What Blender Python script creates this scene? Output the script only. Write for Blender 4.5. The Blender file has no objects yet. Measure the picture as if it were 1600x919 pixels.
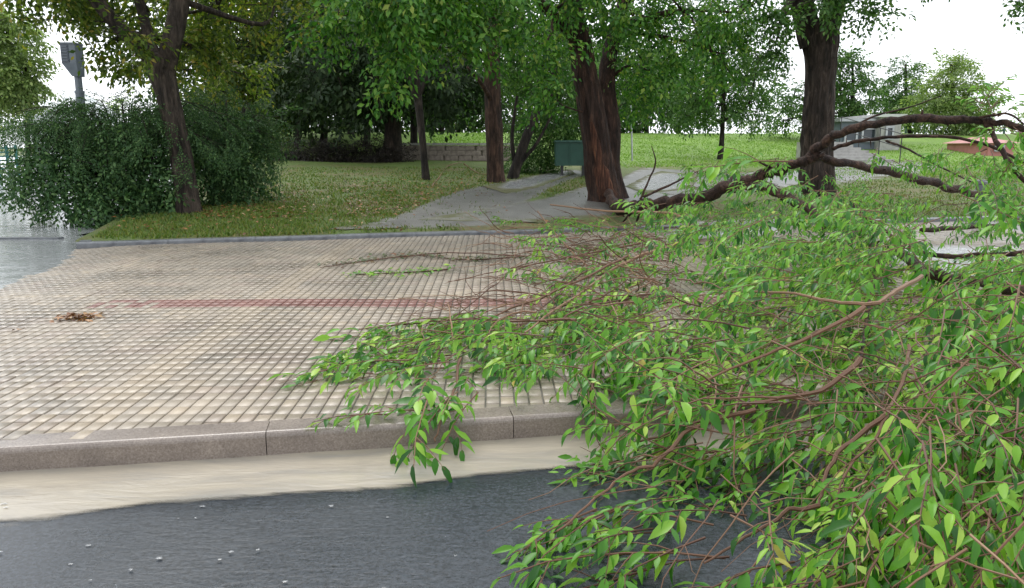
import bpy, math, random
import numpy as np
from mathutils import Vector, Matrix, noise
from mathutils.bvhtree import BVHTree

SC = bpy.context.scene
COL = SC.collection
RNG = np.random.default_rng(7)
random.seed(7)
R = math.radians

# ------------------------------------------------------------------ camera
CAM_H, PITCH, FPX, PW, PH = 1.15, R(10.83), 1200.0, 1600.0, 919.0
cam_d = bpy.data.cameras.new('camera')
cam_d.sensor_width = 36.0
cam_d.lens = 36.0 * FPX / PW
cam_d.clip_end = 2000
cam = bpy.data.objects.new('camera', cam_d)
COL.objects.link(cam)
cam.location = (0, 0, CAM_H)
cam.rotation_euler = (R(90) - PITCH, 0, 0)
SC.camera = cam

# ------------------------------------------------------------------ world / light / exposure
W = bpy.data.worlds.new('World'); SC.world = W; W.use_nodes = True
wn = W.node_tree.nodes; wl = W.node_tree.links
bg = wn['Background']
sky = wn.new('ShaderNodeTexSky'); sky.sky_type = 'NISHITA'; sky.sun_disc = False
SUN_EL, SUN_AZ = R(52), R(-25)
sky.sun_elevation = SUN_EL; sky.sun_rotation = SUN_AZ
sky.dust_density = 4.0
hs = wn.new('ShaderNodeHueSaturation'); hs.inputs['Saturation'].default_value = 0.25
mx = wn.new('ShaderNodeMix'); mx.data_type = 'RGBA'
mx.inputs[0].default_value = 0.82                       # an even cloud deck over the clear sky
mx.inputs[7].default_value = (10.6, 11.0, 11.6, 1)
wl.new(sky.outputs[0], hs.inputs['Color']); wl.new(hs.outputs[0], mx.inputs[6])
wl.new(mx.outputs[2], bg.inputs['Color'])
bg.inputs['Strength'].default_value = 0.125
sun_d = bpy.data.lights.new('sun', 'SUN'); sun_d.energy = 1.0; sun_d.angle = R(25); sun_d.color = (1, .97, .92)
sun = bpy.data.objects.new('sun', sun_d); COL.objects.link(sun)
sun.rotation_euler = (R(90) - SUN_EL, 0, R(180) + SUN_AZ * -1)
SC.view_settings.view_transform = 'Standard'; SC.view_settings.look = 'None'
SC.view_settings.exposure = 0.55; SC.view_settings.gamma = 1.0
SC.view_settings.use_curve_mapping = False
SC.cycles.max_bounces = 5; SC.cycles.transparent_max_bounces = 4

# ------------------------------------------------------------------ pixel <-> world
cp, sp = math.cos(PITCH), math.sin(PITCH)
def ray(px, py):
    a = (px - PW / 2) / FPX; b = -(py - PH / 2) / FPX
    return Vector((a, cp + b * sp, -sp + b * cp))
def at(px, py, Y):
    d = ray(px, py); t = Y / d.y
    return Vector((d.x * t, Y, CAM_H + d.z * t))
def onz(px, py, z):
    d = ray(px, py); t = (z - CAM_H) / d.z
    return Vector((d.x * t, d.y * t, z))
def project(P):
    P = np.asarray(P, float)
    x = P[..., 0]; y = P[..., 1]; z = P[..., 2] - CAM_H
    dep = y * cp - z * sp; up = y * sp + z * cp
    return PW / 2 + FPX * x / dep, PH / 2 - FPX * up / dep, dep

# ------------------------------------------------------------------ ground heights
def sstep(a, b, v):
    t = np.clip((np.asarray(v, float) - a) / (b - a), 0, 1)
    return t * t * (3 - 2 * t)
KU = np.array((.985, .173)); KU = KU / np.hypot(*KU)      # near kerb direction
K0 = np.array((-.014, 3.30))                               # a point on its back edge
KN = np.array((-KU[1], KU[0]))                             # towards the park
def kd(x, y):                                              # metres behind the kerb's back edge
    return (x - K0[0]) * KN[0] + (y - K0[1]) * KN[1]
def yk(x): return 10.44 + .262 * np.clip(x, -40, 9) + .05 * np.clip(np.asarray(x, float) - 9, 0, 60)
def xb(y):                                                 # waterline of the flooded side street
    y = np.asarray(y, float)
    return np.where(y > 6, -4.08 - .334 * (y - 6), -4.08 - 1.7 * (6 - y))
def lawn_left(v): return -5.2 - .28 * v
def lz(x, y):
    d = np.maximum(y - yk(x), 0)
    side = sstep(0, 3, np.asarray(x, float) - (-5.6 - .28 * d))
    z = .055 + (.042 * np.minimum(d, 15) + 1.2 * sstep(15, 31, d)) * (.25 + .75 * side)
    return z + .03 * np.sin(x * 1.3 + y * .7) * sstep(.5, 3, d) * .6
def pz(x, y): return -.062 * sstep(-.8, .9, xb(y) - x)
def rz(x, y):
    k = -kd(x, y) - .147
    return -.135 + .046 * sstep(0, .5, k) + .012 * np.clip(k - .42, 0, 6)
def gz(x, y):
    x = np.asarray(x, float); y = np.asarray(y, float)
    k = kd(x, y)
    z = np.where(k < -.147, rz(x, y), pz(x, y))
    return np.where((y > yk(x)) & (x > -5.2 - .28 * (y - yk(x))), lz(x, y), z)
def hits(px, py):
    """where the sight lines through many pixels meet the ground"""
    px = np.asarray(px, float); py = np.asarray(py, float)
    a = (px - PW / 2) / FPX; b = -(py - PH / 2) / FPX; dy = cp + b * sp; dz = -sp + b * cp
    t = np.full(px.shape, 1.5); live = np.ones(px.shape, bool); step = 1.012
    for _ in range(400):
        t2 = np.where(live, t * step, t)
        under = CAM_H + dz * t2 <= gz(a * t2, dy * t2)
        live &= ~under
        t = np.where(live, t2, t)
        if not live.any(): break
    lo, hi = t, t * step
    for _ in range(12):
        m_ = (lo + hi) / 2; under = CAM_H + dz * m_ <= gz(a * m_, dy * m_)
        hi = np.where(under, m_, hi); lo = np.where(under, lo, m_)
    x, y = a * hi, dy * hi
    return np.stack((x, y, gz(x, y)), -1)
def hit(px, py):
    return Vector(hits(np.array([px]), np.array([py]))[0])
def up(px, Y):                                             # a point of the ground in the column px at distance Y
    x = (px - PW / 2) / FPX * Y * .99
    return Vector((x, Y, float(gz(x, Y))))

# ------------------------------------------------------------------ materials
def new_mat(name):
    m = bpy.data.materials.new(name); m.use_nodes = True
    n = m.node_tree.nodes; l = m.node_tree.links
    return m, n, l, n['Principled BSDF']
def ramp(n, stops):
    r = n.new('ShaderNodeValToRGB'); e = r.color_ramp.elements
    while len(e) < len(stops): e.new(.5)
    for k, (p, c) in enumerate(stops):
        e[k].position = p; e[k].color = (*c, 1)
    return r
def coords(n, l, scale=(1, 1, 1), kind='Object'):
    t = n.new('ShaderNodeTexCoord'); mp = n.new('ShaderNodeMapping')
    mp.inputs['Scale'].default_value = scale
    l.new(t.outputs[kind], mp.inputs[0]); return mp
def noise_n(n, l, vec, scale, detail=4, rough=.6, dist=0):
    t = n.new('ShaderNodeTexNoise'); t.inputs['Scale'].default_value = scale
    t.inputs['Detail'].default_value = detail; t.inputs['Roughness'].default_value = rough
    t.inputs['Distortion'].default_value = dist
    l.new(vec.outputs[0], t.inputs['Vector']); return t
def bump(n, l, b, h, strength, dist=.01, prev=None):
    k = n.new('ShaderNodeBump'); k.inputs['Strength'].default_value = strength; k.inputs['Distance'].default_value = dist
    l.new(h, k.inputs['Height'])
    if prev: l.new(prev.outputs[0], k.inputs['Normal'])
    l.new(k.outputs[0], b.inputs['Normal']); return k
def mixc(n, l, a, b_, f, mode='MIX'):
    m = n.new('ShaderNodeMix'); m.data_type = 'RGBA'; m.blend_type = mode
    for s, v in ((6, a), (7, b_), (0, f)):
        if hasattr(v, 'is_linked'): l.new(v, m.inputs[s])
        elif s == 0: m.inputs[0].default_value = v
        else: m.inputs[s].default_value = (*v, 1)
    return m.outputs[2]

def surf(name, stops, scale=8, rough=.5, bstr=.3, bscale=None, bdist=.01, stretch=(1, 1, 1), metallic=0, spec=.5, kind='Object'):
    m, n, l, b = new_mat(name)
    c = coords(n, l, stretch, kind)
    t = noise_n(n, l, c, scale, 6, .62)
    r = ramp(n, stops); l.new(t.outputs['Fac'], r.inputs[0]); l.new(r.outputs[0], b.inputs['Base Color'])
    b.inputs['Roughness'].default_value = rough; b.inputs['Metallic'].default_value = metallic
    b.inputs['Specular IOR Level'].default_value = spec
    if bstr: 
        t2 = noise_n(n, l, c, bscale or scale * 3, 5, .6); bump(n, l, b, t2.outputs['Fac'], bstr, bdist)
    return m

def leaf_mat(name, stops, rough=.38, trans=.32, back=None, spec=.5):
    m, n, l, b = new_mat(name)
    a = n.new('ShaderNodeAttribute'); a.attribute_name = 'var'
    oi = n.new('ShaderNodeObjectInfo')
    ad = n.new('ShaderNodeMath'); ad.operation = 'ADD'; fr = n.new('ShaderNodeMath'); fr.operation = 'FRACT'
    l.new(a.outputs['Fac'], ad.inputs[0]); l.new(oi.outputs['Random'], ad.inputs[1]); l.new(ad.outputs[0], fr.inputs[0])
    r = ramp(n, stops); l.new(fr.outputs[0], r.inputs[0])
    col = r.outputs[0]
    if back:
        g = n.new('ShaderNodeNewGeometry')
        col = mixc(n, l, col, back, g.outputs['Backfacing'])
        # the pale underside is only partly paler
        mm = n.new('ShaderNodeMix'); mm.data_type = 'RGBA'; mm.inputs[0].default_value = .55
        l.new(r.outputs[0], mm.inputs[6]); l.new(col, mm.inputs[7]); col = mm.outputs[2]
    l.new(col, b.inputs['Base Color'])
    b.inputs['Roughness'].default_value = rough; b.inputs['Specular IOR Level'].default_value = spec
    tr = n.new('ShaderNodeBsdfTranslucent')
    tc = mixc(n, l, col, (.95, 1.08, .55), 1.0, 'MULTIPLY'); l.new(tc, tr.inputs['Color'])
    ms = n.new('ShaderNodeMixShader'); ms.inputs[0].default_value = trans
    l.new(b.outputs[0], ms.inputs[1]); l.new(tr.outputs[0], ms.inputs[2])
    l.new(ms.outputs[0], n['Material Output'].inputs['Surface'])
    return m

def bark_mat(name, dark, mid, light, stretch=(1, 1, .16), scale=14, bstr=1.0, rough=.7):
    m, n, l, b = new_mat(name)
    c = coords(n, l, stretch)
    v = noise_n(n, l, c, scale, 8, .7, 1.1)
    r = ramp(n, [(.36, dark), (.52, mid), (.70, light)]); l.new(v.outputs['Fac'], r.inputs[0])
    c2 = coords(n, l, (1, 1, .45)); t2 = noise_n(n, l, c2, 6, 5, .6)
    r2 = ramp(n, [(.38, (.55, .55, .55)), (.62, (1.3, 1.25, 1.2))]); l.new(t2.outputs['Fac'], r2.inputs[0])
    l.new(mixc(n, l, r.outputs[0], r2.outputs[0], 1.0, 'MULTIPLY'), b.inputs['Base Color'])
    b.inputs['Roughness'].default_value = rough; b.inputs['Specular IOR Level'].default_value = .22
    bump(n, l, b, v.outputs['Fac'], bstr, .05)
    return m

M = {}
# asphalt under a running film of rain
m, n, l, b = new_mat('wet_asphalt')
c = coords(n, l, (1, 1, 1)); t = noise_n(n, l, c, 70, 5, .8); t1 = noise_n(n, l, c, 1.1, 4, .6)
r = ramp(n, [(.38, (.008, .011, .014)), (.64, (.042, .051, .062))]); l.new(t.outputs['Fac'], r.inputs[0])
l.new(r.outputs[0], b.inputs['Base Color'])
cs = coords(n, l, (.8, 2.2, 1)); cs.inputs['Rotation'].default_value = (0, 0, R(-8))
w = noise_n(n, l, cs, 16, 4, .6, .8)
b.inputs['Specular IOR Level'].default_value = .32
rr = ramp(n, [(.35, (.14, .14, .14)), (.7, (.40, .40, .40))]); l.new(t1.outputs['Fac'], rr.inputs[0]); l.new(rr.outputs[0], b.inputs['Roughness'])
bp = bump(n, l, b, w.outputs['Fac'], .13, .012); bump(n, l, b, t.outputs['Fac'], .22, .003, bp)
M['asphalt'] = m
# silty water running in the gutter
m, n, l, b = new_mat('muddy_water')
c = coords(n, l, (.7, 2.6, 1)); c.inputs['Rotation'].default_value = (0, 0, R(-10))
t = noise_n(n, l, c, 2.6, 5, .6, .7)
r = ramp(n, [(.28, (.22, .207, .18)), (.5, (.30, .266, .21)), (.72, (.37, .327, .25))]); l.new(t.outputs['Fac'], r.inputs[0]); l.new(r.outputs[0], b.inputs['Base Color'])
b.inputs['Roughness'].default_value = .22
t2 = noise_n(n, l, c, 9, 4, .55, .5); bump(n, l, b, t2.outputs['Fac'], .16, .02)
a = n.new('ShaderNodeAttribute'); a.attribute_name = 'var'                     # depth of the silty water: shallow is clear
tp = n.new('ShaderNodeBsdfTransparent'); ms = n.new('ShaderNodeMixShader'); ad = n.new('ShaderNodeMath'); ad.operation = 'MULTIPLY_ADD'
l.new(t2.outputs['Fac'], ad.inputs[0]); ad.inputs[1].default_value = .5; l.new(a.outputs['Fac'], ad.inputs[2])
ra = ramp(n, [(.40, (0, 0, 0)), (.74, (1, 1, 1))]); l.new(ad.outputs[0], ra.inputs[0]); l.new(ra.outputs[0], ms.inputs[0])
l.new(tp.outputs[0], ms.inputs[1]); l.new(b.outputs[0], ms.inputs[2]); l.new(ms.outputs[0], n['Material Output'].inputs['Surface'])
M['mud'] = m
def water_mat(name, base, rough, scale, strength, stretch=(1, 2.5, 1)):
    m, n, l, b = new_mat(name)
    c = coords(n, l, stretch); t = noise_n(n, l, c, scale, 4, .6, .4)
    b.inputs['Base Color'].default_value = (*base, 1); b.inputs['Roughness'].default_value = rough
    b.inputs['IOR'].default_value = 1.33
    bump(n, l, b, t.outputs['Fac'], strength, .02)
    return m
M['street_water'] = water_mat('street_water', (.28, .29, .29), .12, 2.4, 1.0, (1, 1.6, 1))
M['puddle'] = water_mat('puddle_water', (.30, .31, .31), .12, 3.0, .3)
# pavers: the tone is a colour stored on each piece
m, n, l, b = new_mat('wet_paver')
a = n.new('ShaderNodeAttribute'); a.attribute_name = 'tone'
c = coords(n, l, (1, 1, 1), 'Object')
geo = n.new('ShaderNodeNewGeometry'); mp = n.new('ShaderNodeMapping'); l.new(geo.outputs['Position'], mp.inputs[0])
t = noise_n(n, l, mp, 1.1, 5, .65); t2 = noise_n(n, l, mp, 160, 3, .7)
r = ramp(n, [(.3, (.72, .72, .72)), (.5, (.97, .96, .95)), (.7, (1.14, 1.12, 1.08))]); l.new(t.outputs['Fac'], r.inputs[0])
r2 = ramp(n, [(.3, (.86, .86, .86)), (.7, (1.1, 1.1, 1.1))]); l.new(t2.outputs['Fac'], r2.inputs[0])
oi = n.new('ShaderNodeObjectInfo'); r3 = ramp(n, [(0, (.9, .9, .9)), (1, (1.08, 1.07, 1.05))]); l.new(oi.outputs['Random'], r3.inputs[0])
cc = mixc(n, l, a.outputs['Color'], r.outputs[0], 1, 'MULTIPLY'); cc = mixc(n, l, cc, r2.outputs[0], 1, 'MULTIPLY'); cc = mixc(n, l, cc, r3.outputs[0], 1, 'MULTIPLY')
l.new(cc, b.inputs['Base Color'])
rr = ramp(n, [(.35, (.26, .26, .26)), (.65, (.48, .48, .48))]); l.new(t.outputs['Fac'], rr.inputs[0]); l.new(rr.outputs[0], b.inputs['Roughness'])
bump(n, l, b, t2.outputs['Fac'], .25, .003)
M['paver'] = m
M['joint'] = surf('paver_joint_dirt', [(.3, (.09, .08, .066)), (.7, (.17, .153, .125))], 20, .4, .3)
# kerb granite
m, n, l, b = new_mat('kerb_granite')
geo = n.new('ShaderNodeNewGeometry'); mp = n.new('ShaderNodeMapping'); l.new(geo.outputs['Position'], mp.inputs[0])
t = noise_n(n, l, mp, 120, 4, .8); t1 = noise_n(n, l, mp, 5, 5, .6)
r = ramp(n, [(.3, (.125, .102, .085)), (.5, (.20, .168, .143)), (.72, (.30, .26, .226))]); l.new(t.outputs['Fac'], r.inputs[0])
r1 = ramp(n, [(.3, (.72, .70, .70)), (.7, (1.12, 1.1, 1.08))]); l.new(t1.outputs['Fac'], r1.inputs[0])
l.new(mixc(n, l, r.outputs[0], r1.outputs[0], 1, 'MULTIPLY'), b.inputs['Base Color'])
b.inputs['Roughness'].default_value = .24
bump(n, l, b, t.outputs['Fac'], .3, .003)
M['kerb'] = m
M['edging'] = surf('edging_stone', [(.3, (.07, .075, .085)), (.7, (.17, .18, .19))], 9, .35, .4)
# lawn
m, n, l, b = new_mat('lawn_turf')
geo = n.new('ShaderNodeNewGeometry'); mp = n.new('ShaderNodeMapping'); l.new(geo.outputs['Position'], mp.inputs[0])
t = noise_n(n, l, mp, .55, 6, .65, .3); t2 = noise_n(n, l, mp, 14, 5, .7)
r = ramp(n, [(.30, (.13, .10, .045)), (.42, (.11, .115, .028)), (.55, (.085, .13, .022)), (.75, (.10, .17, .025))]); l.new(t.outputs['Fac'], r.inputs[0])
r2 = ramp(n, [(.3, (.55, .55, .55)), (.7, (1.25, 1.22, 1.1))]); l.new(t2.outputs['Fac'], r2.inputs[0])
sx = n.new('ShaderNodeSeparateXYZ'); l.new(geo.outputs['Position'], sx.inputs[0]); mr = n.new('ShaderNodeMapRange'); mr.inputs[1].default_value = 22; mr.inputs[2].default_value = 29; l.new(sx.outputs[1], mr.inputs[0])
rh = ramp(n, [(.3, (.11, .19, .03)), (.5, (.15, .27, .035)), (.7, (.20, .33, .05))]); l.new(t.outputs['Fac'], rh.inputs[0])     # lush turf of the open hill
lc = mixc(n, l, r.outputs[0], rh.outputs[0], mr.outputs[0])
l.new(mixc(n, l, lc, r2.outputs[0], 1, 'MULTIPLY'), b.inputs['Base Color'])
b.inputs['Roughness'].default_value = .8; bump(n, l, b, t2.outputs['Fac'], .8, .05)
M['lawn'] = m
M['ground'] = surf('far_ground', [(.3, (.09, .12, .03)), (.7, (.14, .16, .05))], .3, .8, .3)
M['path_plain'] = surf('wet_silt', [(.3, (.13, .125, .115)), (.5, (.23, .225, .21)), (.7, (.33, .325, .31))], 2.2, .30, .6, 12, .03, (1, 1.6, 1))
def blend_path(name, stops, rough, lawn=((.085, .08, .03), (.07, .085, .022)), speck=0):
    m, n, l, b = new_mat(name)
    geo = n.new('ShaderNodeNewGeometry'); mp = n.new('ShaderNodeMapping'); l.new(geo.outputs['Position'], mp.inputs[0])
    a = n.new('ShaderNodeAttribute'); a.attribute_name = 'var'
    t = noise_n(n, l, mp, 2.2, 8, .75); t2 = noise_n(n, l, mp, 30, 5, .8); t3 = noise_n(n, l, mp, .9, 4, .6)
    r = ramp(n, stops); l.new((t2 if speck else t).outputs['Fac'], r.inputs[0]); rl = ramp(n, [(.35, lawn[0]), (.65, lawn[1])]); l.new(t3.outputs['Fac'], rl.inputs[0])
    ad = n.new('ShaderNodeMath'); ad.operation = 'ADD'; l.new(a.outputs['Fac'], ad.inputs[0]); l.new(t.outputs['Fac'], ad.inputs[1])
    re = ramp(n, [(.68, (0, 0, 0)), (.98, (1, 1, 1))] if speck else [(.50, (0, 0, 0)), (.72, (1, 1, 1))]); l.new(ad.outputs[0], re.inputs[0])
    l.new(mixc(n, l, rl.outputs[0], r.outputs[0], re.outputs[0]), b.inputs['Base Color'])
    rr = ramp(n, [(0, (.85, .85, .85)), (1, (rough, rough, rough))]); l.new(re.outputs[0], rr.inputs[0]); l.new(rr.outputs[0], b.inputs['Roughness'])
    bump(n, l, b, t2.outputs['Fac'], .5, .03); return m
M['path'] = blend_path('wet_silt_path', [(.3, (.075, .073, .066)), (.5, (.12, .117, .108)), (.7, (.19, .187, .178))], .32)
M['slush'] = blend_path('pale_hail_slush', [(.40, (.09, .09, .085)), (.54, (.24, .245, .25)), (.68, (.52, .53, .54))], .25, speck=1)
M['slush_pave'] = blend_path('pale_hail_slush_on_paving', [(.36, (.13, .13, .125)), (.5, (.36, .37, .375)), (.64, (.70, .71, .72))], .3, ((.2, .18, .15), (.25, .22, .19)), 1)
M['grass'] = leaf_mat('grass_blades', [(0, (.055, .10, .012)), (.45, (.10, .175, .02)), (.8, (.17, .22, .035)), (1, (.22, .17, .06))], .5, .3)
M['grass_hill'] = leaf_mat('hill_grass_blades', [(0, (.13, .26, .028)), (.6, (.20, .36, .045)), (1, (.28, .40, .07))], .5, .3)
# barks
M['bark'] = bark_mat('bark_brown', (.010, .008, .006), (.036, .026, .021), (.085, .066, .054))
M['bark_elm'] = bark_mat('bark_reddish_furrowed', (.010, .006, .005), (.038, .021, .015), (.10, .055, .038))
M['bark_warm'] = bark_mat('bark_wet_reddish', (.012, .007, .005), (.05, .028, .019), (.12, .072, .05))
M['bark_grey'] = bark_mat('bark_grey_brown', (.014, .011, .009), (.05, .039, .031), (.11, .09, .074))
M['bark_dark'] = bark_mat('bark_dark', (.01, .008, .007), (.03, .024, .02), (.065, .055, .045))
M['wood'] = bark_mat('torn_wood', (.016, .008, .006), (.07, .028, .016), (.24, .115, .06), (1, 1, .06), 17, 1.0)
M['limb'] = bark_mat('limb_bark', (.014, .008, .006), (.05, .027, .019), (.115, .068, .048), (1, 1, 1), 16, 1.0, .6)
m, n, l, b = new_mat('twig_bark')
a = n.new('ShaderNodeAttribute'); a.attribute_name = 'var'
r = ramp(n, [(0, (.03, .018, .013)), (.35, (.085, .04, .024)), (.7, (.15, .078, .045)), (1, (.27, .17, .10))]); l.new(a.outputs['Fac'], r.inputs[0])
l.new(r.outputs[0], b.inputs['Base Color']); b.inputs['Roughness'].default_value = .55; b.inputs['Specular IOR Level'].default_value = .3
M['twig'] = m
# foliage
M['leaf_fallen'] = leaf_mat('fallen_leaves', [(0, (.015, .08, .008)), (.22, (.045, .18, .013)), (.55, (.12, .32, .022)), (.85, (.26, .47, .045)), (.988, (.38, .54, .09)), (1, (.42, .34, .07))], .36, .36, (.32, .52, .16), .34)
M['leaf_litter'] = leaf_mat('olive_leaf_litter', [(0, (.03, .06, .014)), (.6, (.07, .10, .025)), (1, (.18, .07, .03))], .4, .2)
M['leaf_elm'] = leaf_mat('leaves_bright_green', [(0, (.02, .08, .012)), (.5, (.06, .18, .02)), (.9, (.14, .28, .04)), (1, (.26, .33, .06))], .45, .42, spec=.3)
M['leaf_olive'] = leaf_mat('leaves_olive_yellow', [(0, (.035, .07, .012)), (.5, (.095, .15, .02)), (.88, (.19, .235, .034)), (1, (.32, .24, .045))], .5, .5, spec=.3)
M['leaf_dark'] = leaf_mat('leaves_dark', [(0, (.016, .032, .013)), (.6, (.028, .055, .02)), (1, (.05, .08, .028))], .55, .28, spec=.2)
M['leaf_shrub'] = leaf_mat('leaves_shrub', [(0, (.024, .062, .022)), (.6, (.05, .115, .036)), (1, (.11, .19, .06))], .5, .25, spec=.25)
M['leaf_mid'] = leaf_mat('leaves_mid_green', [(0, (.035, .095, .022)), (.6, (.075, .165, .036)), (1, (.14, .24, .06))], .5, .44, spec=.3)
M['leaf_wood'] = leaf_mat('leaves_far_wood', [(0, (.018, .045, .013)), (.6, (.04, .08, .02)), (1, (.085, .12, .03))], .5, .35)
M['leaf_pale'] = leaf_mat('leaves_pale_green', [(0, (.14, .22, .07)), (.6, (.23, .32, .10)), (1, (.33, .41, .14))], .5, .5)
M['leaf_yellow'] = leaf_mat('leaves_yellow', [(0, (.12, .14, .02)), (.6, (.24, .23, .03)), (1, (.34, .28, .05))], .5, .45)
M['brown_leaf'] = leaf_mat('brown_leaves', [(0, (.06, .026, .012)), (.5, (.21, .085, .026)), (.88, (.34, .16, .05)), (1, (.42, .30, .15))], .45, .2)
# built things
M['lamp_metal'] = surf('lamp_grey_paint', [(.3, (.07, .085, .10)), (.7, (.11, .13, .15))], 6, .4, .1)
M['lamp_dark'] = surf('lamp_dark_panel', [(.3, (.03, .04, .055)), (.7, (.05, .06, .08))], 6, .3, .1)
M['bollard'] = surf('bollard_grey_iron', [(.3, (.06, .065, .075)), (.7, (.13, .14, .155))], 8, .4, .2)
M['green_box'] = surf('green_box_paint', [(.3, (.012, .055, .04)), (.7, (.022, .085, .06))], 4, .45, .15)
M['dark_metal'] = surf('dark_metal', [(.3, (.015, .016, .018)), (.7, (.04, .04, .042))], 8, .4, .1)
M['concrete'] = surf('concrete', [(.3, (.24, .235, .22)), (.7, (.40, .39, .37))], 5, .6, .25)
M['stone'] = surf('wall_stone', [(.3, (.15, .12, .10)), (.7, (.31, .26, .22))], 6, .6, .4)
M['white_paint'] = surf('white_sheet', [(.3, (.70, .74, .76)), (.7, (.80, .83, .84))], 3, .4, .05)
M['red_paint'] = surf('red_paint', [(.3, (.36, .13, .12)), (.7, (.48, .21, .19))], 3, .5, .1)
M['pale_wall'] = surf('pale_render', [(.3, (.42, .43, .42)), (.7, (.55, .55, .53))], 3, .7, .1)
M['slate_wall'] = surf('slate_cladding', [(.3, (.07, .09, .12)), (.7, (.11, .13, .16))], 3, .5, .1)
M['teal'] = surf('teal_sheet', [(.3, (.05, .20, .20)), (.7, (.09, .28, .27))], 3, .5, .1)
M['steel'] = surf('galvanised_steel', [(.3, (.30, .31, .33)), (.7, (.42, .43, .45))], 8, .35, .1, metallic=.6)
M['glass'] = surf('dark_glass', [(.3, (.02, .03, .04)), (.7, (.04, .05, .06))], 2, .08, 0)
m, n, l, b = new_mat('splash_water'); b.inputs['Base Color'].default_value = (.85, .88, .9, 1); b.inputs['Roughness'].default_value = .15
b.inputs['Transmission Weight'].default_value = .9; b.inputs['IOR'].default_value = 1.33; M['splash'] = m

# ------------------------------------------------------------------ object helpers
def tag(o, label=None, cat=None, group=None, kind=None):
    if label: o['label'] = label
    if cat: o['category'] = cat
    if group: o['group'] = group
    if kind: o['kind'] = kind
    return o
def thing(name, label, cat, loc, group=None):
    o = bpy.data.objects.new(name, None); COL.objects.link(o); o.location = loc; o.empty_display_size = .2
    return tag(o, label, cat, group)
def link(name, me, mat, parent=None, smooth=False):
    if mat is not None and not me.materials: me.materials.append(mat)
    if smooth:
        me.polygons.foreach_set('use_smooth', np.ones(len(me.polygons), bool))
    o = bpy.data.objects.new(name, me); COL.objects.link(o)
    if parent is not None: o.parent = parent
    return o
def origin(parent):
    p = np.zeros(3)
    while parent is not None:
        p = p + np.array(parent.location); parent = parent.parent
    return p
def tri_mesh(name, V, T, var=None, tone=None):
    me = bpy.data.meshes.new(name)
    V = np.ascontiguousarray(V, np.float32); T = np.ascontiguousarray(T, np.int32)
    me.vertices.add(len(V)); me.vertices.foreach_set('co', V.ravel())
    k = T.shape[1]
    me.loops.add(T.size); me.loops.foreach_set('vertex_index', T.ravel())
    me.polygons.add(len(T)); me.polygons.foreach_set('loop_start', np.arange(len(T), dtype=np.int32) * k)
    me.update(calc_edges=True)
    if var is not None:
        a = me.attributes.new('var', 'FLOAT', 'POINT'); a.data.foreach_set('value', np.ascontiguousarray(var, np.float32))
    if tone is not None:
        a = me.attributes.new('tone', 'FLOAT_COLOR', 'POINT')
        a.data.foreach_set('color', np.ascontiguousarray(np.c_[tone, np.ones(len(tone))], np.float32).ravel())
    return me
class MB:
    def __init__(s): s.v = []; s.f = []; s.var = []
    def add(s, verts, faces, var=0.):
        o = len(s.v); s.v += [tuple(p) for p in verts]; s.f += [tuple(i + o for i in f) for f in faces]; s.var += [var] * len(verts)
    def box(s, c, d, rz_=0., top=1.):
        x, y, z = [q / 2 for q in d]; C, S = math.cos(rz_), math.sin(rz_); V = []
        for dz, k in ((-z, 1), (z, top)):
            for dx, dy in ((-x, -y), (x, -y), (x, y), (-x, y)):
                V.append((c[0] + (dx * C - dy * S) * k, c[1] + (dx * S + dy * C) * k, c[2] + dz))
        s.add(V, [(3, 2, 1, 0), (4, 5, 6, 7), (0, 1, 5, 4), (1, 2, 6, 5), (2, 3, 7, 6), (3, 0, 4, 7)])
    def tube(s, pts, rad, seg=8, var=0., cap=True, ridge=0., seed=0.):
        pts = [Vector(p) for p in pts]; n_ = len(pts); V = []; ref = None
        for i, p in enumerate(pts):
            d = (pts[min(i + 1, n_ - 1)] - pts[max(i - 1, 0)])
            d = d.normalized() if d.length > 1e-9 else Vector((0, 0, 1))
            if ref is None: ref = d.orthogonal().normalized()
            ref = (ref - d * ref.dot(d)); ref = ref.normalized() if ref.length > 1e-6 else d.orthogonal().normalized()
            b_ = d.cross(ref); r_ = rad[i] if hasattr(rad, '__len__') else rad
            for k in range(seg):
                a = 2 * math.pi * k / seg
                q = ref * math.cos(a) + b_ * math.sin(a); rr_ = r_
                if ridge:
                    h = noise.noise((q.x * 3.1 + seed, q.y * 3.1, p.z * .7 + q.z)) * .6
                    h += abs(noise.noise((q.x * 7 + seed, q.y * 7 + seed, p.z * 1.3 + q.z * 4))) * 1.3 - .4
                    h += abs(noise.noise((q.x * 15, q.y * 15 + seed, p.z * 2.6 + q.z * 8))) * .7 - .2
                    rr_ = r_ * (1 + ridge * h)
                V.append(p + q * rr_)
        F = [(i * seg + k, i * seg + (k + 1) % seg, (i + 1) * seg + (k + 1) % seg, (i + 1) * seg + k) for i in range(n_ - 1) for k in range(seg)]
        if cap: F += [tuple(range(seg - 1, -1, -1)), tuple((n_ - 1) * seg + k for k in range(seg))]
        s.add(V, F, var)
    def build(s, name, mat, parent=None, smooth=False):
        me = bpy.data.meshes.new(name); og = origin(parent)
        me.from_pydata([(v[0] - og[0], v[1] - og[1], v[2] - og[2]) for v in s.v], [], s.f); me.update()
        a = me.attributes.new('var', 'FLOAT', 'POINT'); a.data.foreach_set('value', np.array(s.var, np.float32))
        return link(name, me, mat, parent, smooth)
def spline(P, per=6):
    P = [np.array(p, float) for p in P]; out = []
    for i in range(len(P) - 1):
        p0 = P[max(i - 1, 0)]; p1 = P[i]; p2 = P[i + 1]; p3 = P[min(i + 2, len(P) - 1)]
        for k in range(per):
            t = k / per
            out.append(.5 * (2 * p1 + (p2 - p0) * t + (2 * p0 - 5 * p1 + 4 * p2 - p3) * t * t + (3 * p1 - p0 - 3 * p2 + p3) * t ** 3))
    out.append(P[-1]); return np.array(out)

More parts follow.
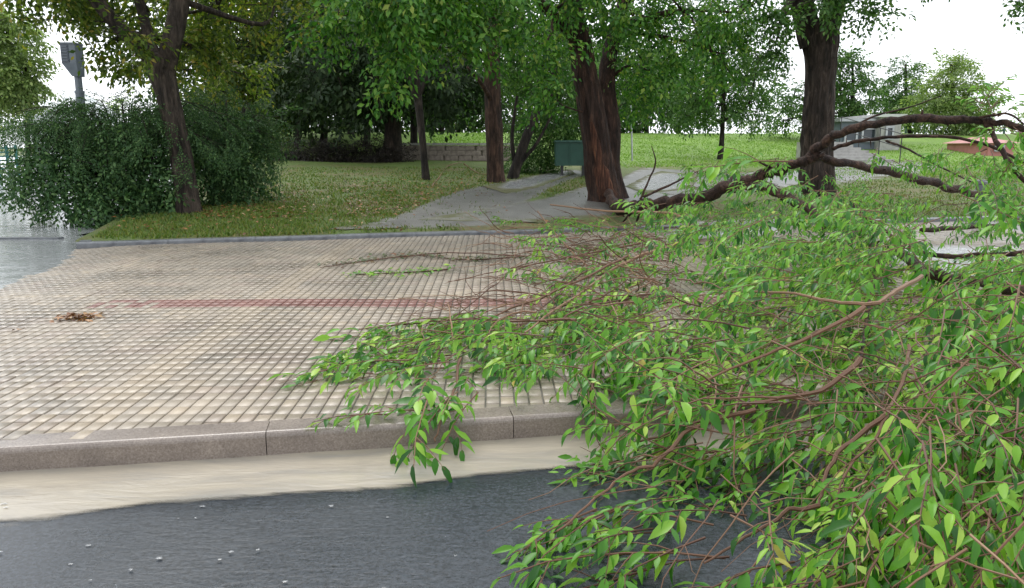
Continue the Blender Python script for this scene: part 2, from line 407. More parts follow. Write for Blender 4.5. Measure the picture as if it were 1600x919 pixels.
# ------------------------------------------------------------------ leaves and sprays
def leaf_hi(wd=.205, fold=.32, droop=.20):
    V = [(0, 0, 0)]
    for t, w_ in ((.18, .66), (.45, 1.), (.74, .66)):
        z = -droop * t * t
        V += [(t, 0, z), (t - .02, w_ * wd, z + fold * w_ * wd), (t - .02, -w_ * wd, z + fold * w_ * wd)]
    V.append((1.0, 0, -droop))
    T = [(0, 1, 2), (0, 3, 1)]
    for k in (1, 4):
        T += [(k, k + 3, k + 4), (k, k + 4, k + 1), (k, k + 2, k + 5), (k, k + 5, k + 3)]
    T += [(7, 10, 8), (7, 9, 10)]
    return np.array(V, float), np.array(T)
LEAF_HI = leaf_hi()
LEAF_LO = (np.array([(0, 0, 0), (.45, .25, .06), (1, 0, -.1), (.45, -.25, .06)], float), np.array([(0, 3, 2), (0, 2, 1)]))
def unit(v): return v / np.maximum(np.linalg.norm(v, axis=-1, keepdims=True), 1e-9)
def make_spray(L=.6, nside=4, leaf=.08, spacing=.055, droop=.25, rng=RNG, ang=(.65, 1.15), hang=-.28, tilt=.38):
    """one leafy spray along +X: leaf frames P, X, Z, S and its twig polylines"""
    P, X, Z, S, tw = [], [], [], [], []
    def run(o, az, length, dr, r0, first):
        n_ = 6; pts = []; p = np.array(o, float); a = az; el = rng.normal(.05, .12)
        step = length / n_; pts.append(p.copy())
        for k in range(n_):
            a += rng.normal(0, .08); el -= dr / n_ + rng.normal(0, .03)
            p = p + step * np.array((math.cos(a) * math.cos(el), math.sin(a) * math.cos(el), math.sin(el))); pts.append(p.copy())
        pts = np.array(pts); tw.append((pts, r0))
        m_ = max(3, int(length * (1 - first) / spacing)); side = rng.choice((-1, 1))
        for k in range(m_):
            f = first + (1 - first) * (k + .5) / m_; q = f * n_; i = min(int(q), n_ - 1); pos = pts[i] + (pts[i + 1] - pts[i]) * (q - i)
            d = unit(pts[i + 1] - pts[i]); side = -side
            la = rng.uniform(*ang) if k < m_ - 1 else rng.normal(0, .2)
            lat = unit(np.cross((0, 0, 1.), d)); ax = d * math.cos(la) + lat * side * math.sin(la) + np.array((0, 0, rng.normal(hang, .25)))
            ax = unit(ax); nz = np.array((rng.normal(0, tilt), rng.normal(0, tilt), 1.)); nz = unit(nz - ax * nz.dot(ax))
            P.append(pos); X.append(ax); Z.append(nz); S.append(leaf * rng.uniform(.6, 1.15) * (1 - .15 * f))
    run((0, 0, 0), 0, L, droop, 1.0, .25)
    main = tw[0][0]
    for k in range(nside):
        f = .12 + .7 * (k + rng.uniform(.1, .9)) / nside; i = int(f * 6)
        run(main[i] + (main[min(i + 1, 6)] - main[i]) * (f * 6 - i), (1 if k % 2 else -1) * rng.uniform(.45, .95), L * rng.uniform(.35, .6) * (1 - .4 * f), droop * 1.2, .6, .08)
    return dict(P=np.array(P), X=np.array(X), Z=np.array(Z), S=np.array(S), tw=tw)
def frame_from(d, roll):
    d = np.asarray(d, float); d = d / np.linalg.norm(d)
    u = np.array((0, 0, 1.)); y = np.cross(u, d); nn = np.linalg.norm(y)
    y = y / nn if nn > 1e-3 else np.array((0, 1., 0)); z = np.cross(d, y)
    c_, s_ = math.cos(roll), math.sin(roll)
    return np.stack((d, y * c_ + z * s_, z * c_ - y * s_), axis=1)
class Leaves:
    def __init__(s): s.P, s.X, s.Z, s.S, s.var = [], [], [], [], []
    def place(s, spr, o, Rm, k=1., keep=1., rng=RNG, var=(0, 1), clamp=None):
        P = spr['P'] * k @ Rm.T + np.asarray(o); X = spr['X'] @ Rm.T; Z = spr['Z'] @ Rm.T
        Z = np.where(Z[:, 2:3] < 0, -Z, Z) if clamp else Z
        q = rng.random(len(P)) < keep
        if clamp:
            g = gz(P[:, 0], P[:, 1]) + .006 + rng.random(len(P)) * clamp
            low = P[:, 2] < g; P[:, 2] = np.maximum(P[:, 2], g)
            X[low, 2] = np.maximum(X[low, 2], -.02); X = unit(X)
        s.P.append(P[q]); s.X.append(X[q]); s.Z.append(Z[q]); s.S.append(spr['S'][q] * k); s.var.append(rng.uniform(var[0], var[1], q.sum()))
    def arrays(s):
        P = np.concatenate(s.P); X = unit(np.concatenate(s.X)); Z = np.concatenate(s.Z); Z = unit(Z - X * (X * Z).sum(1, keepdims=True))
        return P, X, Z, np.concatenate(s.S), np.concatenate(s.var)
def leaf_mesh(name, P, X, Z, S, var, tpl, wid=None, curl=None):
    V, T = tpl; Y = np.cross(Z, X); n_ = len(P); k = len(V)
    if wid is not None: Y = Y * wid[:, None]; Z = Z * curl[:, None]
    W_ = P[:, None, :] + S[:, None, None] * (V[None, :, 0:1] * X[:, None, :] + V[None, :, 1:2] * Y[:, None, :] + V[None, :, 2:3] * Z[:, None, :])
    F = (T[None] + (np.arange(n_) * k)[:, None, None]).reshape(-1, 3)
    return tri_mesh(name, W_.reshape(-1, 3), F, np.repeat(var, k))

# ================================================================== THE SETTING
def grid_sheet(name, xs, ys, zf, mat, mask=None):
    X, Y = np.meshgrid(xs, ys); Z = zf(X, Y); V = np.stack((X, Y, Z), -1).reshape(-1, 3)
    nx = len(xs); ny = len(ys); F = []
    ii = np.arange(nx - 1); jj = np.arange(ny - 1); I, J = np.meshgrid(ii, jj); a = (J * nx + I).ravel()
    F = np.stack((a, a + 1, a + nx + 1, a + nx), 1)
    if mask is not None:
        C = V[F].mean(1); F = F[mask(C[:, 0], C[:, 1])]
    me = tri_mesh(name, V, F); o = link(name, me, mat, smooth=True); o['kind'] = 'structure'; return o

# far ground to the horizon
o = grid_sheet('ground', np.linspace(-900, 900, 25), np.linspace(-40, 1500, 25), lambda x, y: np.full_like(x, -.32), M['ground'])
# road under the camera (its crown rises from the gutter), laid out along the kerb
us = np.linspace(-9, 9, 73); ws = np.concatenate((np.linspace(0, .9, 19), np.linspace(1.0, 9, 30)))
U, Wd = np.meshgrid(us, ws)
RX = K0[0] + KU[0] * U - KN[0] * (.147 + Wd - .02); RY = K0[1] + KU[1] * U - KN[1] * (.147 + Wd - .02)
RZ = rz(RX, RY) + .004 * np.sin(U * 1.9 + 1) + .003 * np.sin(U * 5.3 + Wd * 4)
V = np.stack((RX, RY, RZ), -1).reshape(-1, 3); nx = len(us); I, J = np.meshgrid(np.arange(nx - 1), np.arange(len(ws) - 1)); a = (J * nx + I).ravel()
link('road', tri_mesh('road', V, np.stack((a, a + nx, a + nx + 1, a + 1), 1)), M['asphalt'], smooth=True)['kind'] = 'structure'
# muddy water lying in the gutter: level, its shore where the road rises through it
us2 = np.linspace(-8, 8, 161); ws2 = np.linspace(0, .9, 46); U, Wd = np.meshgrid(us2, ws2)
RX = K0[0] + KU[0] * U - KN[0] * (.13 + Wd); RY = K0[1] + KU[1] * U - KN[1] * (.13 + Wd)
WZ = -.0925 + .0022 * np.sin(U * 9 + Wd * 14) * np.sin(U * 2.3 - Wd * 5) + .002 * np.sin(U * 1.7)
V = np.stack((RX, RY, WZ), -1).reshape(-1, 3); nx = len(us2); I, J = np.meshgrid(np.arange(nx - 1), np.arange(len(ws2) - 1)); a = (J * nx + I).ravel()
depth = np.clip((WZ - (rz(RX, RY) + .004 * np.sin(U * 1.9 + 1) + .003 * np.sin(U * 5.3 + Wd * 4))) / .012, 0, 1)
F = np.stack((a, a + nx, a + nx + 1, a + 1), 1)
link('gutter_water', tri_mesh('gutter_water', V, F[(depth.ravel()[F] > 0).any(1)], depth.ravel()), M['mud'], smooth=True)['kind'] = 'structure'

# near kerb: one stone per metre
kerb = bpy.data.objects.new('kerb', None); COL.objects.link(kerb); kerb['kind'] = 'structure'
def kerb_stone_mesh(L, Wt, top, bot, rad, name):
    prof = [(0, bot), (0, top)]
    for k in range(5):
        a = R(90 - k * 22.5); prof.append((-Wt + rad - rad * math.cos(R(90) - a) if False else -(Wt - rad) - rad * math.cos(a), top - rad + rad * math.sin(a)))
    prof.append((-Wt, bot)); n_ = len(prof)
    V = [(x, y, z) for x in (.0018, L - .0018) for y, z in prof]
    F = [(k, k + n_, (k + 1) % n_ + n_, (k + 1) % n_) for k in range(n_)] + [tuple(range(n_)), tuple(range(2 * n_ - 1, n_ - 1, -1))]
    me = bpy.data.meshes.new(name); me.from_pydata(V, [], F); me.update(); return me
ks = kerb_stone_mesh(1.03, .147, .006, -.30, .022, 'kerb_stone')
yaw = math.atan2(KU[1], KU[0])
j0 = onz(422, 659, 0); s0 = (j0.x - K0[0]) * KU[0] + (j0.y - K0[1]) * KU[1]
for k in range(-5, 7):
    s_ = s0 + k * 1.03; o = link('kerb_stone', ks, M['kerb'], kerb)
    o.location = (K0[0] + KU[0] * s_, K0[1] + KU[1] * s_, random.uniform(-.003, .003)); o.rotation_euler = (random.uniform(-.006, .006), 0, yaw)
# dark edging between pavement and lawn
edg = bpy.data.objects.new('edging_kerb', None); COL.objects.link(edg); edg['kind'] = 'structure'
es = kerb_stone_mesh(1.0, .13, .052, -.2, .02, 'edging_stone'); ea = math.atan(.262)
for k in range(14):
    x0 = -5.15 + k * math.cos(ea); o = link('edging_stone', es, M['edging'], edg)
    o.location = (x0, float(yk(x0)), random.uniform(-.006, .004)); o.rotation_euler = (0, 0, ea + random.uniform(-.004, .004))
for k in range(3):                                            # the edging turns the corner towards the street
    o = link('edging_stone', es, M['edging'], edg); v_ = k * 1.0
    o.location = (-5.15 - .28 * v_, float(yk(-5.15)) + v_ * .96, 0); o.rotation_euler = (0, 0, R(106))

skb = bpy.data.objects.new('street_kerb', None); COL.objects.link(skb); skb['kind'] = 'structure'
for k in range(9):                                            # low dark kerb crossing the flooded street
    o = link('edging_stone', es, M['edging'], skb); o.location = (-5.9 - k * 1.0, 9.95 + random.uniform(-.01, .01), -.06); o.rotation_euler = (0, 0, R(180) + random.uniform(-.01, .01))
# pavement: joint bed, pavers one by one
xs = np.linspace(-9, 9, 361); ys = np.linspace(2.2, 14, 237)
bed = grid_sheet('pavement', xs, ys, lambda x, y: pz(x, y) - .0085 + .006 * np.sin(x * 1.9 + y) * np.sin(y * 1.4 - x * .6), M['joint'], lambda x, y: (kd(x, y) > -.08) & (y < yk(x) + .06) & (x > xb(y) - 2.5))
CA, CB, GYAW = .0667, .100, R(1.5)
na, nb = np.arange(-120, 110), np.arange(0, 118)
A, B = np.meshgrid(na, nb); A = A.ravel(); B = B.ravel()
ga = A * CA; gb = 2.3 + B * CB
PX = ga * math.cos(GYAW) - gb * math.sin(GYAW); PY = ga * math.sin(GYAW) + gb * math.cos(GYAW)
ok = (kd(PX, PY) > -.06) & (PY < yk(PX) - .07) & (PX > xb(PY) - 1.6) & (PX < 7.5)
A, B, PX, PY = A[ok], B[ok], PX[ok], PY[ok]
PAL = np.array([(.355, .315, .26), (.43, .375, .295), (.345, .295, .252), (.31, .285, .245), (.26, .145, .12), (.385, .35, .298)])
def paver_class(a, b):
    rows_red = 33
    h = np.sin(a * 12.9898 + b * 78.233) * 43758.5453; h = h - np.floor(h)
    ta, tb = np.floor_divide(a, 3), np.floor_divide(b, 2)
    h2 = np.sin(ta * 39.3467 + tb * 11.135) * 24634.6345; h2 = h2 - np.floor(h2)
    cl = np.where(h2 < .34, 0, np.where(h2 < .55, 2, np.where(h2 < .78, 5, 3)))
    cl = np.where(h < .08, 1, cl)
    d1 = np.mod(a + 27, 54) ; d2 = np.mod(b - rows_red + 18, 36)
    cl = np.where((d1 < 3) & (b > 6), 1, cl)                   # cream stripes running away from the road
    cl = np.where((np.abs(np.mod(a, 27) - 13) < 5) & (b > rows_red + 3) & (np.mod(b, 4) < 2), 3, cl)   # grey checks
    cl = np.where((b == rows_red + 4) | (b == rows_red - 2), np.where(h < .7, 1, cl), cl)
    cl = np.where((b >= rows_red) & (b < rows_red + 3) & (a > -45 + 8 * h), 4, cl)  # the brick-red band
    cl = np.where((b == 12) & (a % 5 < 4), np.where(h < .6, 5, cl), cl)
    return cl
PAL = (PAL * .65 + PAL[[0, 1, 2, 3, 5]].mean(0) * .35) * (.77, .735, .69); PAL[4] = (.20, .095, .078)
CLS = paver_class(A, B)
ZP = pz(PX, PY) + RNG.normal(0, .0011, len(PX)) + .006 * np.sin(PX * 1.9 + PY) * np.sin(PY * 1.4 - PX * .6)
fa, fb, ins = (CA - .0085) / 2, (CB - .0026) / 2, .0012
PV = np.array([(-fa, -fb, -.03), (fa, -fb, -.03), (fa, fb, -.03), (-fa, fb, -.03), (-fa, -fb, -.0015), (fa, -fb, -.0015), (fa, fb, -.0015), (-fa, fb, -.0015),
               (-fa + ins, -fb + ins, 0), (fa - ins, -fb + ins, 0), (fa - ins, fb - ins, 0), (-fa + ins, fb - ins, 0)], float)
PF = np.array([(0, 1, 5, 4), (1, 2, 6, 5), (2, 3, 7, 6), (3, 0, 4, 7), (4, 5, 9, 8), (5, 6, 10, 9), (6, 7, 11, 10), (7, 4, 8, 11), (8, 9, 10, 11)])
PAVER = dict(PX=PX, PY=PY, ZP=ZP, CLS=CLS)                     # placed further down, once it is known which ones show

# lawn and hill behind the edging
vs = np.concatenate((np.linspace(.02, 6, 40), np.linspace(6.3, 20, 45), np.linspace(20.6, 45, 40), np.linspace(48, 160, 20))); ss = np.concatenate((np.linspace(0, .2, 50), np.linspace(.205, 1, 130)))
SSg, VVg = np.meshgrid(ss, vs); LXl = lawn_left(VVg); LXr = 13 + 1.3 * VVg
GX = LXl + (LXr - LXl) * SSg; GY = yk(GX) + VVg; GZ = lz(GX, GY) + (GY < yk(GX) + .1) * -.012
V = np.stack((GX, GY, GZ), -1).reshape(-1, 3); nx = len(ss); I, J = np.meshgrid(np.arange(nx - 1), np.arange(len(vs) - 1)); a = (J * nx + I).ravel()
link('lawn', tri_mesh('lawn', V, np.stack((a, a + 1, a + nx + 1, a + nx), 1)), M['lawn'], smooth=True)['kind'] = 'structure'
# flooded side street
grid_sheet('side_street', np.linspace(-70, -2.5, 60), np.linspace(3.2, 110, 90), lambda x, y: np.full_like(x, -.031), M['street_water'], lambda x, y: (x > -70) & ((x < xb(y) + .9)) & ((y < 9.6) | (x < -4.9 - .27 * (y - 9.1))))
# paths worn through the lawn, draped on it
def strip(name, left, right, mat, lift=.012, n_=44, across=14, kind='structure', caps=(1, 1)):
    Lp = spline([hit(*p)[:] for p in left], 8); Rp = spline([hit(*p)[:] for p in right], 8)
    def res(Q):
        d = np.r_[0, np.cumsum(np.linalg.norm(np.diff(Q, axis=0), axis=1))]; t = np.linspace(0, d[-1], n_)
        return np.stack([np.interp(t, d, Q[:, k]) for k in range(3)], 1)
    Lp, Rp = res(Lp), res(Rp); V = []
    for i in range(n_):
        for k in range(across):
            q = Lp[i] + (Rp[i] - Lp[i]) * k / (across - 1)
            j = .06 * math.sin(i * 1.7 + k * 5) + .05 * math.sin(i * .6 + k)
            x, y = q[0] + (j if k in (0, across - 1) else 0), q[1] + j * .5
            V.append((x, y, float(gz(x, y)) + lift - (.02 if k in (0, across - 1) else 0)))
    F = [(i * across + k, i * across + k + 1, (i + 1) * across + k + 1, (i + 1) * across + k) for i in range(n_ - 1) for k in range(across - 1)]
    me = bpy.data.meshes.new(name); me.from_pydata(V, [], F); me.update()
    at_ = me.attributes.new('var', 'FLOAT', 'POINT'); at_.data.foreach_set('value', [min(1, .15 * min(k, across - 1 - k)) * min(1, (i if caps[0] else 9) / 8, (n_ - 1 - i if caps[1] else 9) / 8) for i in range(n_) for k in range(across)])
    o = link(name, me, mat, smooth=True); o['kind'] = kind; return o
strip('path', [(500, 360), (590, 344), (665, 315), (730, 294), (800, 281), (890, 266)], [(600, 359), (820, 350), (820, 325), (850, 303), (885, 285), (930, 268)], M['path'], .012, 60, 16)
strip('path', [(640, 345), (800, 318), (880, 300), (960, 280), (1000, 262)], [(850, 350), (960, 336), (1040, 322), (1120, 300), (1120, 270)], M['path'], .016, 50, 16)
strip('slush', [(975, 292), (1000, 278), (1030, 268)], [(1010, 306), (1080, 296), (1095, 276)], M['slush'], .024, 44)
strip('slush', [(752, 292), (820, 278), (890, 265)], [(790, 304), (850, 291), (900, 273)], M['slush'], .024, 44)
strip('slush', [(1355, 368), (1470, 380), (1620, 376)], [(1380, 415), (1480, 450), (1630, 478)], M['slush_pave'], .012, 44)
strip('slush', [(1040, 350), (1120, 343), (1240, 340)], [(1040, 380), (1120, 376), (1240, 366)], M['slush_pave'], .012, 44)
strip('path', [(1110, 272), (1300, 258), (1420, 250)], [(1110, 303), (1320, 288), (1490, 264)], M['path'], .016)
# ================================================================== grass
TRACK = [np.array([hit(*p)[:2] for p in poly]) for poly in (
    [(555, 357), (620, 341), (675, 317), (735, 297), (800, 284), (890, 268), (925, 270), (880, 284), (840, 301), (812, 325), (815, 348), (600, 357)],
    [(700, 342), (800, 322), (880, 303), (960, 283), (1000, 266), (1110, 272), (1105, 300), (1030, 322), (950, 336), (850, 348)])]
def on_path(q):
    x, y = q[:, 0], q[:, 1]; res = np.zeros(len(q), bool)
    for P_ in TRACK:
        c_ = np.zeros(len(q), bool); j = len(P_) - 1
        for i in range(len(P_)):
            c_ ^= ((P_[i, 1] > y) != (P_[j, 1] > y)) & (x < (P_[j, 0] - P_[i, 0]) * (y - P_[i, 1]) / (P_[j, 1] - P_[i, 1] + 1e-12) + P_[i, 0]); j = i
        res |= c_
    return res & (RNG.random(len(q)) < .93)
def grass(name, n_, sampler, mat, h, label):
    xy = sampler(n_); x, y = xy[:, 0], xy[:, 1]; n_ = len(x)
    az = RNG.uniform(0, 2 * math.pi, n_); ln = RNG.normal(0, .45, (n_, 2)); hh = h * RNG.uniform(.5, 1.3, n_) ; w_ = .006 + .0006 * y
    base = np.stack((x, y, gz(x, y) - .01), 1); s_ = np.stack((np.cos(az), np.sin(az), az * 0), 1) * w_[:, None]
    tip = base + np.stack((ln[:, 0] * hh, ln[:, 1] * hh, hh), 1)
    V = np.stack((base - s_, base + s_, tip), 1).reshape(-1, 3)
    me = tri_mesh(name, V, np.arange(3 * n_).reshape(-1, 3), np.repeat(RNG.random(n_), 3))
    o = link(name, me, mat); tag(o, label, 'grass', kind='stuff'); return o
def px_sampler(boxes):
    def f(n_):
        out = []
        for (x0, y0, x1, y1, share) in boxes:
            k = int(n_ * share / 9)
            p = hits(RNG.uniform(x0, x1, k), RNG.uniform(y0, y1, k))[:, None, :2]
            out.append((p + RNG.normal(0, .09, (k, 9, 2)) * p[:, :, 1:2] / 12).reshape(-1, 2))
        q = np.concatenate(out); q = q[q[:, 1] > yk(q[:, 0]) + .06]; q = q[~on_path(q)]
        return q[q[:, 0] > lawn_left(q[:, 1] - yk(q[:, 0])) + .15]
    return f
grass('grass', 42000, px_sampler([(130, 318, 480, 372, .36), (330, 262, 780, 340, .38), (470, 335, 720, 364, .05), (800, 272, 930, 310, .06), (1300, 262, 1600, 350, .18)]), M['grass'], .055, 'short olive lawn grass under the trees')
grass('grass', 26000, px_sampler([(960, 208, 1260, 262, .5), (660, 208, 770, 232, .15), (1300, 225, 1600, 275, .35)]), M['grass_hill'], .06, 'bright green grass on the open hill')

# ================================================================== TREES
SPR = {}
def sprays(key, cnt, **kw):
    SPR[key] = [make_spray(**kw) for _ in range(cnt)]
sprays('elm', 8, L=.8, nside=6, leaf=.12, spacing=.065, droop=.6)
sprays('far', 6, L=1.3, nside=6, leaf=.24, spacing=.11, droop=.5)
sprays('farther', 6, L=2.2, nside=6, leaf=.42, spacing=.2, droop=.4)
sprays('shrub', 6, L=.8, nside=6, leaf=.062, spacing=.032, droop=.9)
sprays('weep', 8, L=1.1, nside=6, leaf=.085, spacing=.036, droop=1.2)

def in_view(P, m_=120):
    x, y, d = project(P); return (d > .3) & (x > -m_ - 150) & (x < PW + m_ + 150) & (y > -m_ - 260)
def fill_lobe(lv, tw, c_, rad, n_, key, start, k=1., keep=1., down=.25, flat=.75):
    """sprays through a lobe's volume, mostly near its skin, pointing outwards and down"""
    for _ in range(n_):
        d = RNG.normal(0, 1, 3); d /= np.linalg.norm(d); d[2] *= flat; q = RNG.uniform(.15, 1.) ** .5
        o = np.array(c_) + d * rad * q
        dr = d * .9 + RNG.normal(0, .35, 3); dr[2] -= down
        spr = SPR[key][RNG.integers(len(SPR[key]))]
        kk = k * RNG.uniform(.75, 1.2); Rm = frame_from(dr, RNG.normal(0, .5))
        o = o - Rm[:, 0] * .35 * kk
        lv.place(spr, o, Rm, kk, keep)
        if tw is not None and RNG.random() < .3:
            p = spr['tw'][0][0] * kk @ Rm.T + o; s_ = np.array(start)
            midp = (s_ * .5 + o * .5) + RNG.normal(0, .08 * rad, 3)
            if RNG.random() < .4: tw.tube([s_, midp, o], [.018 * rad + .006, .010 + .006 * rad, .006], 5)
            tw.tube(p[::2], [.007 * kk, .005 * kk, .003 * kk, .002 * kk], 4, cap=False)
def tree(name, label, base, trunk, limbs, lobes, bark, leafm, key, group=None, ridge=0., seg=12, k=1., twigs=True, keep=1., down=.25, lo=LEAF_LO, per=8, dens=2.0):
    """trunk: [(point, radius)...]; limbs the same; lobes: [(centre, radius, sprays)...]"""
    root = thing(name, label, 'tree', base, group)
    mb = MB(); sd = RNG.uniform(0, 50)
    def sweep(mbx, pr, sg, rg):
        P = spline([tuple(p) + (r_,) for p, r_ in pr], per); mbx.tube(P[:, :3], P[:, 3], sg, ridge=rg, seed=sd)
    sweep(mb, trunk, seg, ridge); mb.build('trunk', bark, root, True)
    lb = MB(); nodes = [np.array(p) for p, _ in trunk[len(trunk) // 2:]]
    for L_ in limbs:
        lm_ = MB(); sweep(lm_, L_, max(8, seg // 2), ridge * .8); lm_.build('limb', bark, root, True); nodes += [np.array(p) for p, _ in L_]
    lv = Leaves()
    for c_, rad, n_ in lobes:
        c_ = np.array(c_); nd = min(nodes, key=lambda q: np.linalg.norm(q - c_) + max(0, q[2] - c_[2]) * .5)
        if twigs:
            md = (nd + c_) / 2 + RNG.normal(0, .12, 3) * np.linalg.norm(nd - c_); rr_ = (.02 + .012 * np.linalg.norm(nd - c_)) * (1 if n_ > 9 else .35)
            P = spline([tuple(nd) + (rr_ * 1.2,), tuple(md) + (rr_ * .8,), tuple(c_) + (rr_ * .35,)], 5); lb.tube(P[:, :3], P[:, 3], 7)
        fill_lobe(lv, lb if twigs else None, c_, rad, int(n_ * dens), key, c_, k, keep, down)
    if lb.v: lb.build('twigs', bark, root, True)['kind'] = 'stuff'
    P, X, Z, S, var = lv.arrays()
    o = link('crown', leaf_mesh('crown', P - np.array(base), X, Z, S, var, lo), leafm, root)
    return root
def P3(px, py, Y): return tuple(at(px, py, Y))
def Wd_(wpx, Y): return .84 * wpx / 2 * Y / FPX

# --- tree in front of the shrub, forked, olive leaves
Y = hit(297, 333).y; b_ = hit(297, 333)
tree('park_tree', 'forked brown tree standing in front of the dark shrub', tuple(b_),
     [(P3(297, 345, Y), Wd_(50, Y)), (P3(292, 300, Y), Wd_(40, Y)), (P3(278, 220, Y), Wd_(37, Y)), (P3(262, 150, Y), Wd_(40, Y)), (P3(252, 110, Y), Wd_(46, Y)), (P3(258, 88, Y), Wd_(40, Y))],
     [[(P3(256, 118, Y), Wd_(34, Y)), (P3(222, 75, Y - .1), Wd_(30, Y)), (P3(180, 35, Y - .3), Wd_(25, Y)), (P3(140, -15, Y - .5), Wd_(22, Y)), (P3(80, -110, Y - .8), Wd_(15, Y))],
      [(P3(248, 105, Y), Wd_(24, Y)), (P3(232, 55, Y + .2), Wd_(19, Y)), (P3(215, -10, Y + .4), Wd_(17, Y)), (P3(190, -130, Y + .6), Wd_(12, Y))],
      [(P3(256, 112, Y), Wd_(36, Y)), (P3(270, 60, Y), Wd_(34, Y)), (P3(281, 0, Y + .1), Wd_(33, Y)), (P3(285, -70, Y + .2), Wd_(30, Y)), (P3(320, -220, Y + .4), Wd_(18, Y))]],
     [(P3(135, 5, Y + .5), .42, 16), (P3(180, 62, Y + .6), .36, 13), (P3(215, 75, Y - .5), .22, 5), (P3(100, -5, Y - .4), .3, 8), (P3(300, 70, Y + .8), .5, 14), (P3(210, 110, Y + .7), .18, 4), (P3(150, -40, Y + .6), .7, 16), (P3(55, -30, Y - .3), .5, 14), (P3(22, 28, Y - .3), .10, 2), (P3(215, 10, Y + 1.2), .5, 10), (P3(340, 10, Y + 1.4), .9, 24), (P3(430, 0, Y + 1.8), 1.0, 28),
      (P3(360, 110, Y + 2.6), .7, 14), (P3(205, 50, Y - .4), .18, 3), (P3(240, -150, Y), 1.4, 50), (P3(420, -140, Y + .5), 1.7, 60), (P3(80, -160, Y - .5), 1.3, 40), (P3(300, -260, Y + 1.5), 2.2, 60)],
     M['bark_grey'], M['leaf_olive'], 'elm', 'trees of the near park', .16, 44, 1.0, dens=1.7, per=11)

# --- the broken elm in the middle: reddish, its bark torn
bb = hit(945, 314); Y = bb.y
elm_trunk = [(P3(946, 328, Y), Wd_(86, Y)), (P3(945, 312, Y), Wd_(68, Y)), (P3(942, 292, Y), Wd_(58, Y)), (P3(934, 240, Y), Wd_(51, Y)), (P3(926, 180, Y), Wd_(49, Y)), (P3(914, 120, Y), Wd_(45, Y)), (P3(903, 60, Y), Wd_(41, Y)), (P3(893, 0, Y), Wd_(38, Y)), (P3(880, -120, Y), Wd_(30, Y))]
elm = tree('park_tree', 'thick reddish trunked tree with torn bark beside the fallen bough', tuple(bb), elm_trunk,
     [[(P3(968, 322, Y + .35), Wd_(50, Y)), (P3(963, 300, Y + .35), Wd_(38, Y)), (P3(956, 260, Y + .35), Wd_(32, Y)), (P3(955, 200, Y + .4), Wd_(36, Y)), (P3(948, 130, Y + .5), Wd_(32, Y)), (P3(960, 50, Y + .7), Wd_(28, Y)), (P3(1000, -60, Y + 1), Wd_(20, Y))],
      [(P3(905, 70, Y), Wd_(24, Y)), (P3(860, 20, Y - .6), Wd_(18, Y)), (P3(800, -30, Y - 1.4), Wd_(14, Y)), (P3(700, -60, Y - 2.4), Wd_(8, Y))]],
     [(P3(640, -15, Y - 3.6), .65, 20), (P3(560, 0, Y - 3.4), .55, 16), (P3(515, 40, Y - 3.2), .3, 6), (P3(720, 0, Y - 3), .6, 18), (P3(800, 0, Y - 2.4), .7, 18), (P3(615, 90, Y - 3.4), .26, 5), (P3(598, 130, Y - 3.3), .18, 3), (P3(725, 85, Y - 2.8), .30, 6), (P3(670, 50, Y - 2.8), .4, 8),
      (P3(850, 70, Y - 1.4), .5, 10), (P3(852, 135, Y - 1.6), .32, 6), (P3(905, -20, Y - 1), .6, 16), (P3(990, 30, Y - .2), .7, 20), (P3(1015, 110, Y + .6), .7, 18), (P3(1070, 20, Y + .4), .9, 26), (P3(1110, 80, Y + .9), .8, 20), (P3(1160, 20, Y + .6), .7, 14),
      (P3(985, 160, Y + 1.2), .45, 9), (P3(760, -130, Y - 1), 1.7, 40), (P3(940, -170, Y), 1.9, 46), (P3(1080, -130, Y), 1.6, 36), (P3(640, -120, Y - 2.6), 1.2, 26)],
     M['bark_elm'], M['leaf_elm'], 'elm', 'trees of the near park', .17, 56, 1.0, down=.5, per=10)
# torn strip of bare wood up its front
mb = MB(); rows = 46; cols = 7; Q = spline([p + (r_,) for p, r_ in elm_trunk[:5]], 12)[:rows]; V = []
for i, q in enumerate(Q):
    f = i / (rows - 1); half = (.30 + .25 * noise.noise((f * 6, 3, 1)) + .16 * noise.noise((f * 17, 0, 0)) + .10 * (1 - f)) * (1 - max(0, f - .75) * 3.4); mid = R(-96) + .2 * math.sin(f * 4)
    for k in range(cols):
        a = mid + (k / (cols - 1) - .5) * 2 * max(half, .03) * 1.5; edge_ = k in (0, cols - 1)
        r_ = q[3] * (1.0 if edge_ else 1.075 + .05 * noise.noise((a * 9, f * 9, 2)))
        V.append((q[0] + r_ * math.cos(a), q[1] + r_ * math.sin(a), q[2]))
mb.add(V, [(i * cols + k, i * cols + k + 1, (i + 1) * cols + k + 1, (i + 1) * cols + k) for i in range(rows - 1) for k in range(cols - 1)])
mb.build('torn_wood', M['wood'], elm, True)['label'] = 'orange strip of bare torn wood'

